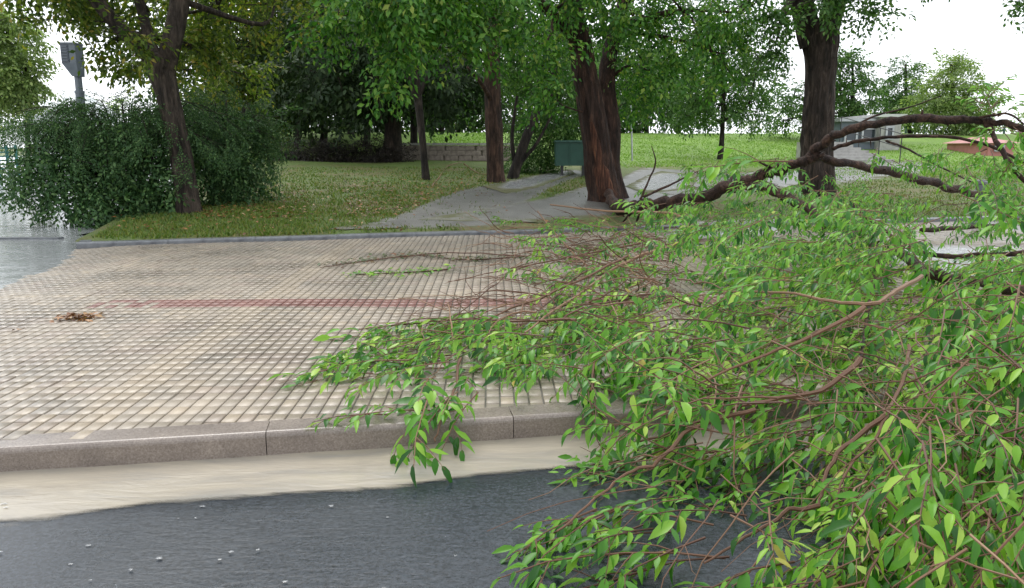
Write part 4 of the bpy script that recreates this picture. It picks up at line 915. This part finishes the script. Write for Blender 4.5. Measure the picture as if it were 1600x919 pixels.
house('white_marquee', 'white sloping marquee roof beyond the flooded street', 48, 102, 172, 60, 8, M['white_paint'], M['white_paint'], [], 'marquee', 1.6)
# fence in front of the low building
def fence(label, pxa, pxb, Ya, Yb_, h_, matp, n_, name='lawn_fence', slats=2):
    a_, b2 = up(pxa, Ya), up(pxb, Yb_); root = thing(name, label, 'fence', tuple(a_))
    for q in range(n_ + 1):
        p = a_.lerp(b2, q / n_); p.z = float(gz(p.x, p.y)); mb = MB(); mb.box((p.x, p.y, p.z + h_ / 2 - .1), (.09, .09, h_ + .2)); mb.build('post', matp, root)
    for s_ in range(slats):
        for q in range(n_):
            p, q2 = a_.lerp(b2, q / n_), a_.lerp(b2, (q + 1) / n_); p.z = float(gz(p.x, p.y)); q2.z = float(gz(q2.x, q2.y)); zz = h_ * (.25 + .65 * s_ / max(1, slats - 1))
            mb = MB(); mb.tube([p + Vector((0, -.06, zz)), q2 + Vector((0, -.06, zz))], .04, 4); mb.build('rail', matp, root)
    return root
fence('dark green rail fence in front of the low pale building', 1408, 1560, 50, 46, .8, M['green_box'], 10)
fence('teal rail fence at the far side of the flooded street', -60, 30, 31, 33, 1.3, M['teal'], 6, 'street_fence', 6)
shrub('hedge_bush', 'long clipped pale hedge above the teal street fence', up(-5, 36), [], [(P3(px, 198, 36), .55, 14) for px in range(-60, 60, 22)], M['leaf_mid'], 'shrub', 1.4, .1, 'hedge')
# poplars far down the street
for k, (px, lab) in enumerate(((70, 'bare looking poplar left of the white marquee peak'), (104, 'poplar between the marquee and the lamp post'))):
    bb = Vector((P3(px, 200, 66)[0], 66, -.03)); tree('poplar', lab, tuple(bb), [(tuple(bb), .2), (P3(px, 180, 66), .16), (P3(px, 150, 66), .06)], [], [(P3(px, 172, 66), .7, 10), (P3(px, 155, 66), .5, 8)], M['bark_grey'], M['leaf_pale'], 'far', 'poplars far down the street', 0, 8, .6)

# ================================================================== THE FALLEN BOUGH
for key, kw in dict(fa=dict(L=.55, nside=4, leaf=.092, spacing=.034, droop=.5, ang=(.55, .95), hang=-.32, tilt=.24), fb=dict(L=.6, nside=5, leaf=.095, spacing=.036, droop=.55, ang=(.55, .95), hang=-.36, tilt=.26),
                    fc=dict(L=.46, nside=3, leaf=.10, spacing=.036, droop=.6, ang=(.5, .9), hang=-.42, tilt=.22), fs=dict(L=.36, nside=2, leaf=.085, spacing=.03, droop=.35, ang=(.55, .95), hang=-.3, tilt=.22)).items():
    sprays(key, 8, **kw)
anchor = at(885, 338, 10.7)
bough = thing('fallen_bough', 'huge fallen leafy bough sprawled over pavement, kerb and road', 'fallen branch', (anchor.x, anchor.y, float(gz(anchor.x, anchor.y))))
def limb(pts, per=7, seg=12, ridge=.10):
    mb = MB(); Q = spline([tuple(at(a, b2, c_)) + (r_ * .80,) for a, b2, c_, r_ in pts], per)
    Q[:, 2] = np.maximum(Q[:, 2], gz(Q[:, 0], Q[:, 1]) + Q[:, 3] * .8)
    # irregular bends and knots
    for i in range(1, len(Q) - 1): Q[i, :3] += np.array(noise.noise_vector((i * .45, pts[0][0], 0))) * Q[i, 3] * .75
    if len(pts) > 4:                                             # stubs of side twigs snapped off on the way down
        for _ in range(int(len(pts) * .8)):
            i = random.randrange(3, len(Q) - 3); d = Vector((random.gauss(0, 1), random.gauss(0, 1), random.gauss(.3, .8))).normalized(); p0 = Vector(Q[i, :3]); rr0 = Q[i, 3]
            mb.tube([p0, p0 + d * rr0 * 1.5, p0 + d * rr0 * random.uniform(2.2, 4.5) + Vector((0, 0, -.01))], [rr0 * .5, rr0 * .3, rr0 * .12], 6)
    mb.tube(Q[:, :3], Q[:, 3] * (1 + .10 * RNG.normal(0, 1, len(Q)).clip(-1, 1)), seg, ridge=ridge, seed=pts[0][0] * .1)
    mb.build('limb', M['limb'], bough, True); return Q
def limbz(pts, **k):                                            # the same with a height instead of a distance
    return limb([(a, b2, onz(a, b2, z_).y, r_) for a, b2, z_, r_ in pts], **k)
limbs_ = [
 limb([(950, 300, 13.9, .09), (958, 316, 12.8, .10), (972, 325, 11.4, .11), (1005, 322, 10.6, .105), (1045, 317, 10.0, .10), (1110, 304, 9.5, .092), (1165, 284, 9.2, .088), (1215, 266, 9.0, .075), (1262, 250, 8.8, .068), (1282, 240, 8.7, .06)], per=9, seg=20, ridge=.14),
 limb([(1262, 250, 8.8, .075), (1280, 228, 8.7, .062), (1310, 210, 8.5, .058), (1360, 194, 8.2, .056), (1440, 185, 7.9, .053), (1510, 188, 7.6, .045), (1540, 190, 7.5, .04), (1585, 196, 7.3, .038), (1640, 225, 7.1, .034), (1700, 300, 6.8, .028)], per=7, seg=14),
 limb([(1275, 245, 8.8, .06), (1335, 257, 9.0, .058), (1400, 272, 9.4, .062), (1470, 290, 9.9, .062), (1524, 303, 10.35, .058)], seg=14),
 limb([(1165, 287, 9.2, .08), (1205, 298, 8.9, .075), (1250, 318, 8.5, .068), (1300, 352, 7.9, .06), (1348, 362, 7.5, .05)], seg=14),
 limbz([(1340, 356, .3, .05), (1362, 380, .28, .045), (1376, 404, .26, .032), (1366, 440, .24, .020), (1357, 480, .22, .015), (1350, 530, .2, .011), (1344, 575, .18, .008)]),
 limbz([(1400, 385, .30, .05), (1450, 425, .26, .055), (1520, 438, .26, .05), (1620, 462, .28, .045)]),
 limb([(1540, 192, 7.5, .03), (1560, 225, 7.3, .028), (1585, 265, 7.1, .026), (1625, 310, 6.9, .022)]),
 limb([(1300, 232, 8.6, .03), (1335, 222, 8.5, .026), (1400, 214, 8.3, .024), (1480, 214, 8.0, .022), (1545, 228, 7.8, .018), (1600, 255, 7.6, .014)]),
 limb([(1385, 220, 8.4, .016), (1420, 234, 8.6, .015), (1460, 256, 9.0, .014), (1522, 286, 9.8, .012)]),
 limb([(1320, 208, 8.4, .016), (1365, 182, 8.2, .013), (1420, 168, 8.0, .010), (1470, 150, 7.9, .006)]),
 limb([(1530, 184, 7.5, .018), (1575, 178, 7.3, .014), (1600, 195, 7.2, .010)]),
 limb([(1440, 360, 9.6, .04), (1500, 356, 9.9, .035), (1560, 352, 10.1, .03)]),
 limb([(1330, 318, 8.2, .028), (1430, 392, 7.4, .03), (1540, 398, 7.2, .03), (1620, 392, 7.0, .03)]),
 limb([(1000, 312, 9.9, .018), (1012, 285, 9.9, .015), (1024, 255, 9.9, .012), (1018, 228, 9.9, .006)], seg=6),
 limb([(1005, 308, 9.8, .022), (1045, 290, 9.8, .018), (1090, 268, 9.8, .010)], seg=6),
]
tw = MB()
def twig_z(pts, r0, r1, var, per=5):
    Q = spline([tuple(onz(a, b2, z_)) for a, b2, z_ in pts], per); Q[:, 2] = np.maximum(Q[:, 2], gz(Q[:, 0], Q[:, 1]) + .012)
    for i in range(1, len(Q) - 1): Q[i] += np.array(noise.noise_vector((i * .6, pts[0][0] * .37, 5))) * .012
    tw.tube(Q, np.linspace(r0, r1, len(Q)), 6, var)
for pts, r0, r1, vr in [
 ([(1082, 345, .45), (1060, 380, .32), (1005, 398, .25), (960, 420, .22), (900, 462, .18), (820, 520, .12)], .020, .006, .85),
 ([(1440, 432, .42), (1400, 455, .42), (1362, 475, .4), (1300, 470, .36), (1200, 455, .3), (1070, 462, .25)], .014, .005, .8),
 ([(1350, 480, .42), (1270, 525, .33), (1180, 560, .26), (1090, 600, .18)], .012, .004, .7),
 ([(1345, 560, .3), (1280, 610, .22), (1180, 630, .2), (1090, 660, .12), (1000, 690, .05)], .012, .004, .55),
 ([(1420, 540, .30), (1415, 590, .28), (1390, 640, .26), (1365, 690, .2), (1330, 730, .16), (1300, 800, .1)], .008, .003, .6),
 ([(1420, 560, .32), (1450, 620, .32), (1510, 680, .30), (1580, 740, .26)], .005, .002, .45),
 ([(1390, 640, .26), (1330, 690, .2), (1290, 740, .14), (1280, 790, .08)], .010, .004, .55),
 ([(1280, 790, .10), (1230, 800, .08), (1180, 830, .04), (1100, 880, .02)], .008, .003, .5),
 ([(1180, 640, .2), (1080, 670, .13), (1030, 720, .08), (980, 740, .04), (930, 780, .02), (870, 830, .02)], .009, .003, .6),
 ([(860, 320, .3), (950, 330, .35), (1040, 332, .4), (1070, 342, .4)], .012, .016, .9),
 ([(840, 330, .2), (900, 400, .15), (960, 430, .12), (1010, 420, .15)], .010, .005, .85),
 ([(1000, 380, .25), (900, 400, .2), (800, 420, .1), (700, 440, .05)], .010, .003, .5),
 ([(820, 400, .1), (700, 395, .06), (600, 405, .04), (500, 418, .02)], .007, .003, .35),
 ([(980, 400, .3), (880, 450, .2), (780, 490, .12), (690, 540, .08), (650, 590, .04)], .011, .003, .55),
 ([(709, 530, .12), (705, 500, .14), (700, 472, .2)], .006, .003, .9),
 ([(900, 500, .2), (800, 500, .12), (700, 500, .08), (560, 515, .04)], .009, .003, .5),
 ([(720, 560, .1), (712, 600, .06), (690, 650, .02), (680, 690, -.04)], .008, .003, .55),
 ([(930, 560, .15), (925, 610, .08), (930, 660, .01)], .006, .003, .6),
 ([(675, 312, .06), (683, 290, .26), (700, 270, .42), (722, 265, .46)], .016, .008, .9),
 ([(725, 268, .42), (745, 278, .36), (770, 282, .34), (800, 305, .16)], .015, .009, .8),
]: twig_z(pts, r0, r1, vr)

LV = Leaves()
def poly_sample(poly):
    xs_ = [p[0] for p in poly]; ys_ = [p[1] for p in poly]
    while True:
        x, y = random.uniform(min(xs_), max(xs_)), random.uniform(min(ys_), max(ys_)); c_ = False; j = len(poly) - 1
        for i in range(len(poly)):
            if (poly[i][1] > y) != (poly[j][1] > y) and x < (poly[j][0] - poly[i][0]) * (y - poly[i][1]) / (poly[j][1] - poly[i][1]) + poly[i][0]: c_ = not c_
            j = i
        if c_: return x, y
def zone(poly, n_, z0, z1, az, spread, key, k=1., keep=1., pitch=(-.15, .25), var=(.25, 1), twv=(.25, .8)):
    for _ in range(max(2, round(n_ * (.61 if z1 < .56 else .8)))):
        x, y = poly_sample(poly); zz = random.uniform(z0, z1); p = onz(x, y, zz)
        g = float(gz(p.x, p.y)); 
        if zz < g + .01: p = onz(x, y, g + .02)
        a = R(az + random.gauss(0, spread * .7)); e = random.uniform(*pitch)
        Rm = frame_from((math.cos(a) * math.cos(e), math.sin(a) * math.cos(e), math.sin(e)), random.gauss(0, .22))
        spr = SPR[key][random.randrange(len(SPR[key]))]; kk = k * random.uniform(.8, 1.15); o = np.array(p) - Rm[:, 0] * .40 * kk * (1.1 if key in ('fa', 'fb') else .35 if key == 'fs' else .6)
        LV.place(spr, o, Rm, kk, keep, var=var, clamp=.05)
        v_ = random.uniform(*twv)
        for pts, r0 in spr['tw']:
            Q = pts * kk @ Rm.T + o; Q[:, 2] = np.maximum(Q[:, 2], gz(Q[:, 0], Q[:, 1]) + .008); tw.tube(Q[::2], np.array((.0030, .0024, .0018, .0012)) * r0 * (.7 + .5 * kk), 5, v_, cap=False)
# each zone: where the photograph shows that kind of leaf cover, its height, the way its twigs point
zone([(490, 522), (640, 492), (860, 482), (880, 545), (740, 568), (620, 606), (560, 600), (480, 578)], 46, .02, .14, 190, 22, 'fa', 1., 1., (-.1, .2), (.15, .95))
zone([(640, 500), (860, 480), (1000, 520), (1000, 580), (760, 570)], 34, .05, .25, 205, 40, 'fa', 1.)
zone([(650, 570), (735, 570), (735, 640), (640, 650)], 9, .0, .10, 262, 18, 'fs', 1.15)
zone([(640, 640), (740, 640), (735, 672), (650, 675)], 5, -.02, .06, 265, 18, 'fs', 1.2, 1, (-.7, -.3))
zone([(560, 645), (620, 640), (620, 655), (560, 655)], 3, .0, .04, 195, 18, 'fs', 1.0)
zone([(895, 570), (955, 570), (950, 650), (900, 650)], 9, .02, .12, 265, 20, 'fs', 1.1, 1, (-.5, .1))
zone([(880, 490), (1080, 480), (1090, 640), (960, 640), (900, 560)], 40, .05, .3, 220, 50, 'fa', 1.)
zone([(740, 320), (800, 310), (830, 350), (760, 365)], 8, .05, .2, 170, 50, 'fs', .9)
zone([(810, 340), (1000, 345), (1080, 400), (1080, 480), (860, 480), (790, 430)], 34, .05, .3, 200, 50, 'fa', .95, .7)
zone([(1020, 345), (1180, 330), (1330, 370), (1370, 450), (1200, 455), (1080, 430)], 90, .1, .5, 215, 60, 'fb', .95)
zone([(1080, 300), (1230, 290), (1240, 340), (1090, 345)], 30, .15, .55, 215, 70, 'fb', .9)
zone([(1190, 225), (1250, 215), (1270, 265), (1170, 275), (1040, 285), (1050, 270)], 22, .6, .9, 200, 70, 'fs', 1.35, 1, (-.2, .4), (.5, 1))
zone([(1060, 262), (1180, 245), (1240, 262), (1230, 290), (1110, 298), (1060, 290)], 40, .45, .85, 215, 70, 'fa', 1.15, 1, (-.4, .4), (.3, 1))
zone([(1180, 250), (1340, 262), (1360, 340), (1220, 330)], 34, .4, .8, 220, 70, 'fa', 1.1, 1, (-.5, .3), (.3, 1))
zone([(1555, 265), (1620, 230), (1620, 350), (1560, 350)], 18, .4, .85, 230, 70, 'fa', 1.1, 1, (-.5, .3), (.3, 1))
zone([(960, 300), (1100, 290), (1100, 330), (970, 335)], 16, .25, .6, 200, 70, 'fs', 1.2, 1, (-.4, .4), (.3, 1))
zone([(1000, 318), (1180, 312), (1250, 335), (1240, 380), (1050, 380)], 46, .25, .6, 215, 60, 'fb', .9, 1, (-.3, .3))
zone([(860, 335), (1000, 330), (1010, 365), (870, 372)], 16, .1, .35, 215, 60, 'fs', 1.)
zone([(1230, 300), (1330, 310), (1400, 400), (1260, 400)], 40, .3, .6, 225, 60, 'fb', .9, 1, (-.3, .3))
zone([(1270, 290), (1420, 290), (1440, 370), (1300, 360)], 34, .3, .7, 240, 70, 'fb', .9, 1, (-.3, .3))
zone([(1080, 480), (1380, 470), (1400, 640), (1100, 640)], 78, .03, .26, 220, 60, 'fc', 1., .95)
zone([(1060, 410), (1370, 440), (1380, 530), (1100, 530)], 44, .05, .35, 220, 60, 'fa', 1., .95)
zone([(850, 330), (1010, 335), (1020, 400), (880, 420)], 22, .05, .3, 200, 60, 'fs', 1., .9)
zone([(960, 620), (1200, 600), (1320, 640), (1300, 700), (1100, 700), (1000, 690)], 30, .0, .16, 205, 40, 'fc', .95)
zone([(1020, 690), (1300, 690), (1320, 770), (1150, 760), (1030, 745)], 16, -.05, .12, 205, 35, 'fc', .95)
zone([(900, 730), (1060, 700), (1080, 770), (930, 790)], 9, -.06, .06, 195, 22, 'fa', 1.)
zone([(850, 720), (960, 715), (955, 740), (860, 738)], 3, -.08, -.05, 188, 8, 'fs', .9, .7, (-.05, .05), (.6, 1))
zone([(830, 835), (900, 800), (960, 790), (980, 820), (880, 850)], 6, -.06, .02, 205, 15, 'fs', 1.05)
zone([(930, 800), (1120, 770), (1150, 850), (960, 850)], 12, -.06, .04, 205, 25, 'fs', 1.1)
zone([(910, 880), (1060, 850), (1080, 890), (920, 905)], 8, -.07, .02, 195, 18, 'fs', 1.1)
zone([(1090, 905), (1230, 870), (1330, 880), (1330, 960), (1080, 960)], 18, -.05, .1, 205, 30, 'fc', 1.)
zone([(1200, 740), (1330, 720), (1400, 800), (1340, 860), (1230, 850)], 12, -.04, .2, 230, 35, 'fc', .85)
zone([(1290, 660), (1440, 640), (1620, 720), (1640, 960), (1330, 960), (1320, 780)], 150, -.02, .28, 235, 45, 'fc', .92, 1, (-.6, .2), (.1, .98))
zone([(1400, 640), (1620, 560), (1640, 800), (1450, 760)], 90, .15, .42, 235, 55, 'fc', .9, 1, (-.6, .2))
zone([(1460, 420), (1620, 380), (1640, 620), (1500, 600), (1440, 520)], 130, .15, .5, 230, 60, 'fc', .95, 1, (-.5, .25))
zone([(1390, 330), (1620, 330), (1620, 430), (1420, 430)], 34, .2, .55, 225, 70, 'fb', .9)
zone([(1540, 250), (1620, 250), (1620, 350), (1550, 340)], 16, .5, .9, 240, 60, 'fb', .9, 1, (-.6, .1), (.4, 1))
for px, py, Yz, n_, az in ((1545, 165, 7.4, 7, 60), (1575, 205, 7.2, 5, 270), (1555, 235, 7.3, 5, 260), (1590, 250, 7.1, 5, 250), (1470, 240, 8.3, 3, 270), (1560, 178, 7.3, 3, 20), (1400, 250, 9.0, 3, 250), (1445, 250, 8.6, 2, 280), (1520, 262, 7.9, 4, 250), (1430, 320, 9.5, 4, 250), (1225, 245, 8.9, 5, 170), (1360, 235, 8.8, 2, 270)):
    for _ in range(n_):
        a = R(az + random.gauss(0, 40)); spr = SPR['fs'][random.randrange(8)]; Rm = frame_from((math.cos(a) * .8, math.sin(a) * .8, -.35 if az > 100 else .5), random.gauss(0, .4)); o = np.array(at(px + random.gauss(0, 10), py + random.gauss(0, 5), Yz))
        LV.place(spr, o, Rm, 1.0, 1., var=(.5, 1.))
        for pts, r0 in spr['tw']: tw.tube((pts @ Rm.T + o)[::2], np.array((.0045, .0035, .0026, .0016)) * r0, 5, .4, cap=False)
# lower layer: leaf tones kept dark as painted shade under the brightened upper shoots
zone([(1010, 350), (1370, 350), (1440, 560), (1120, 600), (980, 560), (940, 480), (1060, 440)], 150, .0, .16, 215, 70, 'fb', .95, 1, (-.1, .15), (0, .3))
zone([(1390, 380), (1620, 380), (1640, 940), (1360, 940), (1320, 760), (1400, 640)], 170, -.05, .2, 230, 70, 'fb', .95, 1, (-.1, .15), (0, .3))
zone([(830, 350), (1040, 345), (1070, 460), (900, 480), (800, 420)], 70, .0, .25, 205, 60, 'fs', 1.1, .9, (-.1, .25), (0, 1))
zone([(640, 505), (860, 490), (940, 540), (760, 560), (600, 590)], 24, .0, .05, 195, 40, 'fa', .9, 1, (-.05, .1), (0, .3))
# bare reddish twigs tangled between
def bare(poly, n_, z0, z1, az, spread, L, v0, v1, rk=1.):
    for _ in range(n_):
        x, y = poly_sample(poly); p = np.array(onz(x, y, random.uniform(z0, z1))); a = R(az + random.gauss(0, spread)); e = random.uniform(-.25, .35); Lk = L * random.uniform(.5, 1.4); Q = [p]; r0 = random.uniform(.0014, .0036) * rk
        for q in range(7):
            a += random.gauss(0, .24); e += random.gauss(-.05, .16); Q.append(Q[-1] + Lk / 7 * np.array((math.cos(a) * math.cos(e), math.sin(a) * math.cos(e), math.sin(e))))
        Q = np.array(Q); Q[:, 2] = np.maximum(Q[:, 2], gz(Q[:, 0], Q[:, 1]) + .01); tw.tube(Q, np.linspace(r0, r0 * .35, len(Q)), 5, random.uniform(v0, v1), cap=False)
        if random.random() < .6:
            i = random.randrange(1, 5); b3 = a + random.choice((-.7, .7)); S_ = [Q[i] + (Lk * .08 * j) * np.array((math.cos(b3), math.sin(b3), random.uniform(-.1, .2))) for j in range(4)]; S_ = np.array(S_); S_[:, 2] = np.maximum(S_[:, 2], gz(S_[:, 0], S_[:, 1]) + .01); tw.tube(S_, np.linspace(r0 * .6, r0 * .25, 4), 4, random.uniform(v0, v1), cap=False)
bare([(800, 350), (1080, 340), (1100, 480), (830, 490), (760, 440)], 190, .03, .3, 205, 55, .6, .25, .95, 1.9)
bare([(860, 340), (1060, 340), (1060, 420), (880, 440)], 70, .03, .3, 30, 70, .5, .2, .9, 1.9)
bare([(680, 470), (860, 460), (860, 530), (700, 540)], 34, .02, .15, 200, 30, .6, .2, .9, 1.3)
bare([(1080, 460), (1430, 420), (1440, 640), (1100, 640)], 80, .05, .38, 220, 60, .6, .25, .9, 1.3)
bare([(1000, 620), (1400, 620), (1400, 800), (1040, 780)], 16, -.03, .3, 220, 40, .6, .4, .85)
bare([(1390, 400), (1500, 400), (1480, 660), (1380, 660)], 34, .15, .45, 260, 45, .7, .4, .95)
bare([(1300, 200), (1600, 180), (1600, 330), (1330, 300)], 26, .5, .85, 0, 90, .8, .05, .3)
bare([(1320, 640), (1600, 640), (1600, 900), (1350, 900)], 7, .1, .5, 250, 40, .6, .5, .95)
tw.build('twigs', M['twig'], bough)['kind'] = 'stuff'

P, X, Z, S, var = LV.arrays(); Yv = np.cross(Z, X)
WID = RNG.uniform(.62, 1.02, len(P)); CURL = np.abs(RNG.normal(1.1, .9, len(P))) + .15
S = S * RNG.uniform(.68, 1.28, len(P)) * (.80 + .20 * sstep(1.6, 4.0, P[:, 1]))
Yv = Yv * WID[:, None]; Zc = Z * CURL[:, None]
Vt, Tt = LEAF_HI; kv = len(Vt)
Wv = (P[:, None] + S[:, None, None] * (Vt[None, :, 0:1] * X[:, None] + Vt[None, :, 1:2] * Yv[:, None] + Vt[None, :, 2:3] * Zc[:, None]))
near = np.linalg.norm(P - np.array((0, 0, CAM_H)), axis=1)
Ft = (Tt[None] + (np.arange(len(P)) * kv)[:, None, None]).reshape(-1, 3)
bvh = BVHTree.FromPolygons(Wv.reshape(-1, 3).tolist(), Ft.tolist())
CAMV = Vector((0, 0, CAM_H))
# apparent size of every leaf; the 300 largest that really show become parts of their own
cen = P + X * (S * .5)[:, None]
px_, py_, dep = project(cen)
nrm = np.abs((Z * unit(cen - np.array(CAMV))).sum(1)); size = S ** 2 * nrm / dep ** 2
size[(px_ < 10) | (px_ > 1590) | (py_ < 5) | (py_ > 910) | (dep < .4)] = 0
chosen = []
for i in np.argsort(-size):
    if size[i] <= 0 or len(chosen) >= 300: break
    d = Vector(cen[i]) - CAMV; h = bvh.ray_cast(CAMV, d.normalized(), d.length + .02)
    if h[2] is not None and h[2] // len(Tt) == i: chosen.append(i)
rest = np.setdiff1d(np.arange(len(P)), chosen)
bo_ = np.array(bough.location)
o = link('foliage', leaf_mesh('foliage', P[rest] - bo_, X[rest], Z[rest], S[rest], var[rest], LEAF_HI, WID[rest], CURL[rest]), M['leaf_fallen'], bough); o['kind'] = 'stuff'
lm = tri_mesh('leaf', Vt, Tt)
lm.materials.append(M['leaf_fallen'])
for i in chosen:
    o = link('leaf', lm, None, bough)
    o.matrix_local = Matrix(((X[i, 0] * S[i], Yv[i, 0] * S[i], Zc[i, 0] * S[i], P[i, 0] - bo_[0]), (X[i, 1] * S[i], Yv[i, 1] * S[i], Zc[i, 1] * S[i], P[i, 1] - bo_[1]), (X[i, 2] * S[i], Yv[i, 2] * S[i], Zc[i, 2] * S[i], P[i, 2] - bo_[2]), (0, 0, 0, 1)))

# ================================================================== PAVERS (which of them show)
PX, PY, ZP, CLS = PAVER['PX'], PAVER['PY'], PAVER['ZP'], PAVER['CLS']
c3 = np.stack((PX, PY, ZP), 1); ux, uy, ud = project(c3)
cand = np.where((ux > 8) & (ux < 1100) & (uy > 300) & (uy < 700) & (kd(PX, PY) > .035))[0]
sel = []
for i in cand[np.argsort(ud[cand])]:
    if len(sel) >= 300: break
    d = Vector(c3[i]) - CAMV
    if bvh.ray_cast(CAMV, d.normalized(), d.length - .01)[0] is None: sel.append(i)
cg, sg = math.cos(GYAW), math.sin(GYAW); RG = np.array(((cg, -sg, 0), (sg, cg, 0), (0, 0, 1)))
pv_r = PV @ RG.T
others = np.setdiff1d(np.arange(len(PX)), sel)
V = (pv_r[None] + c3[others][:, None]).reshape(-1, 3); F = (PF[None] + (np.arange(len(others)) * len(PV))[:, None, None]).reshape(-1, 4)
jit = RNG.normal(1, .045, (len(others), 1)); tone = np.repeat(PAL[CLS[others]] * jit, len(PV), 0)
o = link('paver_field', tri_mesh('paver_field', V, F, tone=tone), M['paver'], bed); o['kind'] = 'stuff'
pmesh = []
for c_ in range(len(PAL)):
    for j in range(3):
        me = tri_mesh('paver', pv_r, PF, tone=np.repeat((PAL[c_] * (.93 + .07 * j))[None], len(PV), 0)); me.materials.append(M['paver']); pmesh.append(me)
for i in sel:
    o = link('paver', pmesh[CLS[i] * 3 + random.randrange(3)], None, bed); o.location = tuple(c3[i]); o.rotation_euler = (random.gauss(0, .008), random.gauss(0, .008), 0)

# ================================================================== LITTER, SPRIGS, SPLASHES
def heap(name, label, cat, px, py, n_, rx, ry, leafm, size_, hmax=.02, axis=0.):
    c_ = hit(px, py); root = thing(name, label, cat, tuple(c_)); q = RNG.normal(0, .42, (n_, 2)).clip(-1, 1); ca, sa = math.cos(axis), math.sin(axis)
    x = c_.x + q[:, 0] * rx * ca - q[:, 1] * ry * sa; y = c_.y + q[:, 0] * rx * sa + q[:, 1] * ry * ca
    hgt = hmax * np.exp(-(q ** 2).sum(1) * 2) * RNG.random(n_)
    P = np.stack((x, y, gz(x, y) + .008 + hgt), 1); a = RNG.uniform(0, 6.28, n_); X = unit(np.stack((np.cos(a), np.sin(a), RNG.normal(0, .25, n_)), 1)); Z = np.stack((RNG.normal(0, .3, n_), RNG.normal(0, .3, n_), np.ones(n_)), 1); Z = unit(Z - X * (X * Z).sum(1, keepdims=True))
    link('leaves', leaf_mesh('leaves', P - np.array(c_), X, Z, size_ * RNG.uniform(.5, 1.2, n_), RNG.random(n_), LEAF_HI), leafm, root)['kind'] = 'stuff'; return root
heap('leaf_pile', 'flat clump of wet brown leaves on the pavement', 'leaf pile', 122, 497, 150, .19, .13, M['brown_leaf'], .055, .015)
hp = hit(85, 501); 
heap('leaf_scrap', 'tiny dark scrap of leaf left of the brown clump', 'leaf scrap', 25, 518, 6, .05, .02, M['brown_leaf'], .035, .01)
def sprig(label, pts, leafm, n_, wd, sz, vr, name='fallen_sprig'):
    Q = spline([tuple(onz(a, b2, .018)) for a, b2 in pts], 8); Q[:, 2] = gz(Q[:, 0], Q[:, 1]) + .012; c_ = Q[0]
    root = thing(name, label, 'fallen sprig', tuple(c_)); mb = MB(); mb.tube(Q, np.linspace(.008, .003, len(Q)), 6, vr); mb.build('stem', M['twig'], root)
    i = RNG.integers(0, len(Q), n_); P = Q[i] + np.stack((RNG.normal(0, wd, n_), RNG.normal(0, wd, n_), RNG.random(n_) * .03), 1); a = RNG.uniform(0, 6.28, n_); X = unit(np.stack((np.cos(a), np.sin(a), RNG.normal(0, .2, n_)), 1)); Z = np.stack((RNG.normal(0, .3, n_), RNG.normal(0, .3, n_), np.ones(n_)), 1); Z = unit(Z - X * (X * Z).sum(1, keepdims=True))
    link('leaves', leaf_mesh('leaves', P - c_, X, Z, sz * RNG.uniform(.6, 1.2, n_), RNG.random(n_), LEAF_HI), leafm, root)['kind'] = 'stuff'
sprig('long thin olive leaved sprig lying nearest the dark edging', [(820, 400), (730, 405), (650, 398), (585, 405), (525, 412)], M['leaf_litter'], 230, .10, .06, .3)
sprig('short green sprig lying above the brick red band', [(700, 420), (650, 424), (600, 426), (555, 428)], M['leaf_fallen'], 120, .09, .06, .3)
# brown leaf litter under the trees
n_ = 2600
bx_ = [(random.uniform(300, 480), random.uniform(290, 345)) if k < .3 * n_ else ((random.uniform(540, 780), random.uniform(280, 340)) if k < .7 * n_ else (random.uniform(150, 900), random.uniform(270, 368))) for k in range(n_)]
pts = hits([q[0] for q in bx_], [q[1] for q in bx_]) + np.stack((np.zeros(n_), np.zeros(n_), .02 + RNG.random(n_) * .03), 1)
P = np.array(pts); P = P[(P[:, 1] > yk(P[:, 0]) + .05) & ~on_path(P)]; n_ = len(P); a = RNG.uniform(0, 6.28, n_); X = unit(np.stack((np.cos(a), np.sin(a), RNG.normal(0, .2, n_)), 1)); Z = np.stack((RNG.normal(0, .3, n_), RNG.normal(0, .3, n_), np.ones(n_)), 1)
tag(link('leaf_litter', leaf_mesh('leaf_litter', P, X, unit(Z - X * (X * Z).sum(1, keepdims=True)), .07 * RNG.uniform(.5, 1.2, n_), RNG.random(n_), LEAF_LO), M['brown_leaf']), 'brown fallen leaves strewn over the lawn', 'leaf litter', kind='stuff')
# rain splashes on the road: flat frothy rings, a few with a drop thrown up
mb = MB()
for _ in range(34):
    x, y = random.uniform(-20, 1150), random.uniform(775, 935); p = onz(x, y, -.09); p.z = max(float(gz(p.x, p.y)), -.0915) + .003; r_ = random.uniform(.003, .010); ring = 11; V = [(p.x, p.y, p.z + r_ * .22)]
    el = random.uniform(1, 1.8)
    for k in range(ring):
        a = 2 * math.pi * k / ring; q = r_ * random.uniform(.55, 1.15); V += [(p.x + q * el * math.cos(a), p.y + q * math.sin(a), p.z)]
    mb.add(V, [(0, 1 + k, 1 + (k + 1) % ring) for k in range(ring)])
    if random.random() < .2:
        hgt = random.uniform(.008, .018); mb.tube([p, p + Vector((0, 0, hgt * .6)), p + Vector((0, 0, hgt))], [.0016, .0016, .0028], 6)
tag(mb.build('rain_splashes', M['splash'], None, True), 'small raindrop splashes on the wet road', 'splashes', kind='stuff')
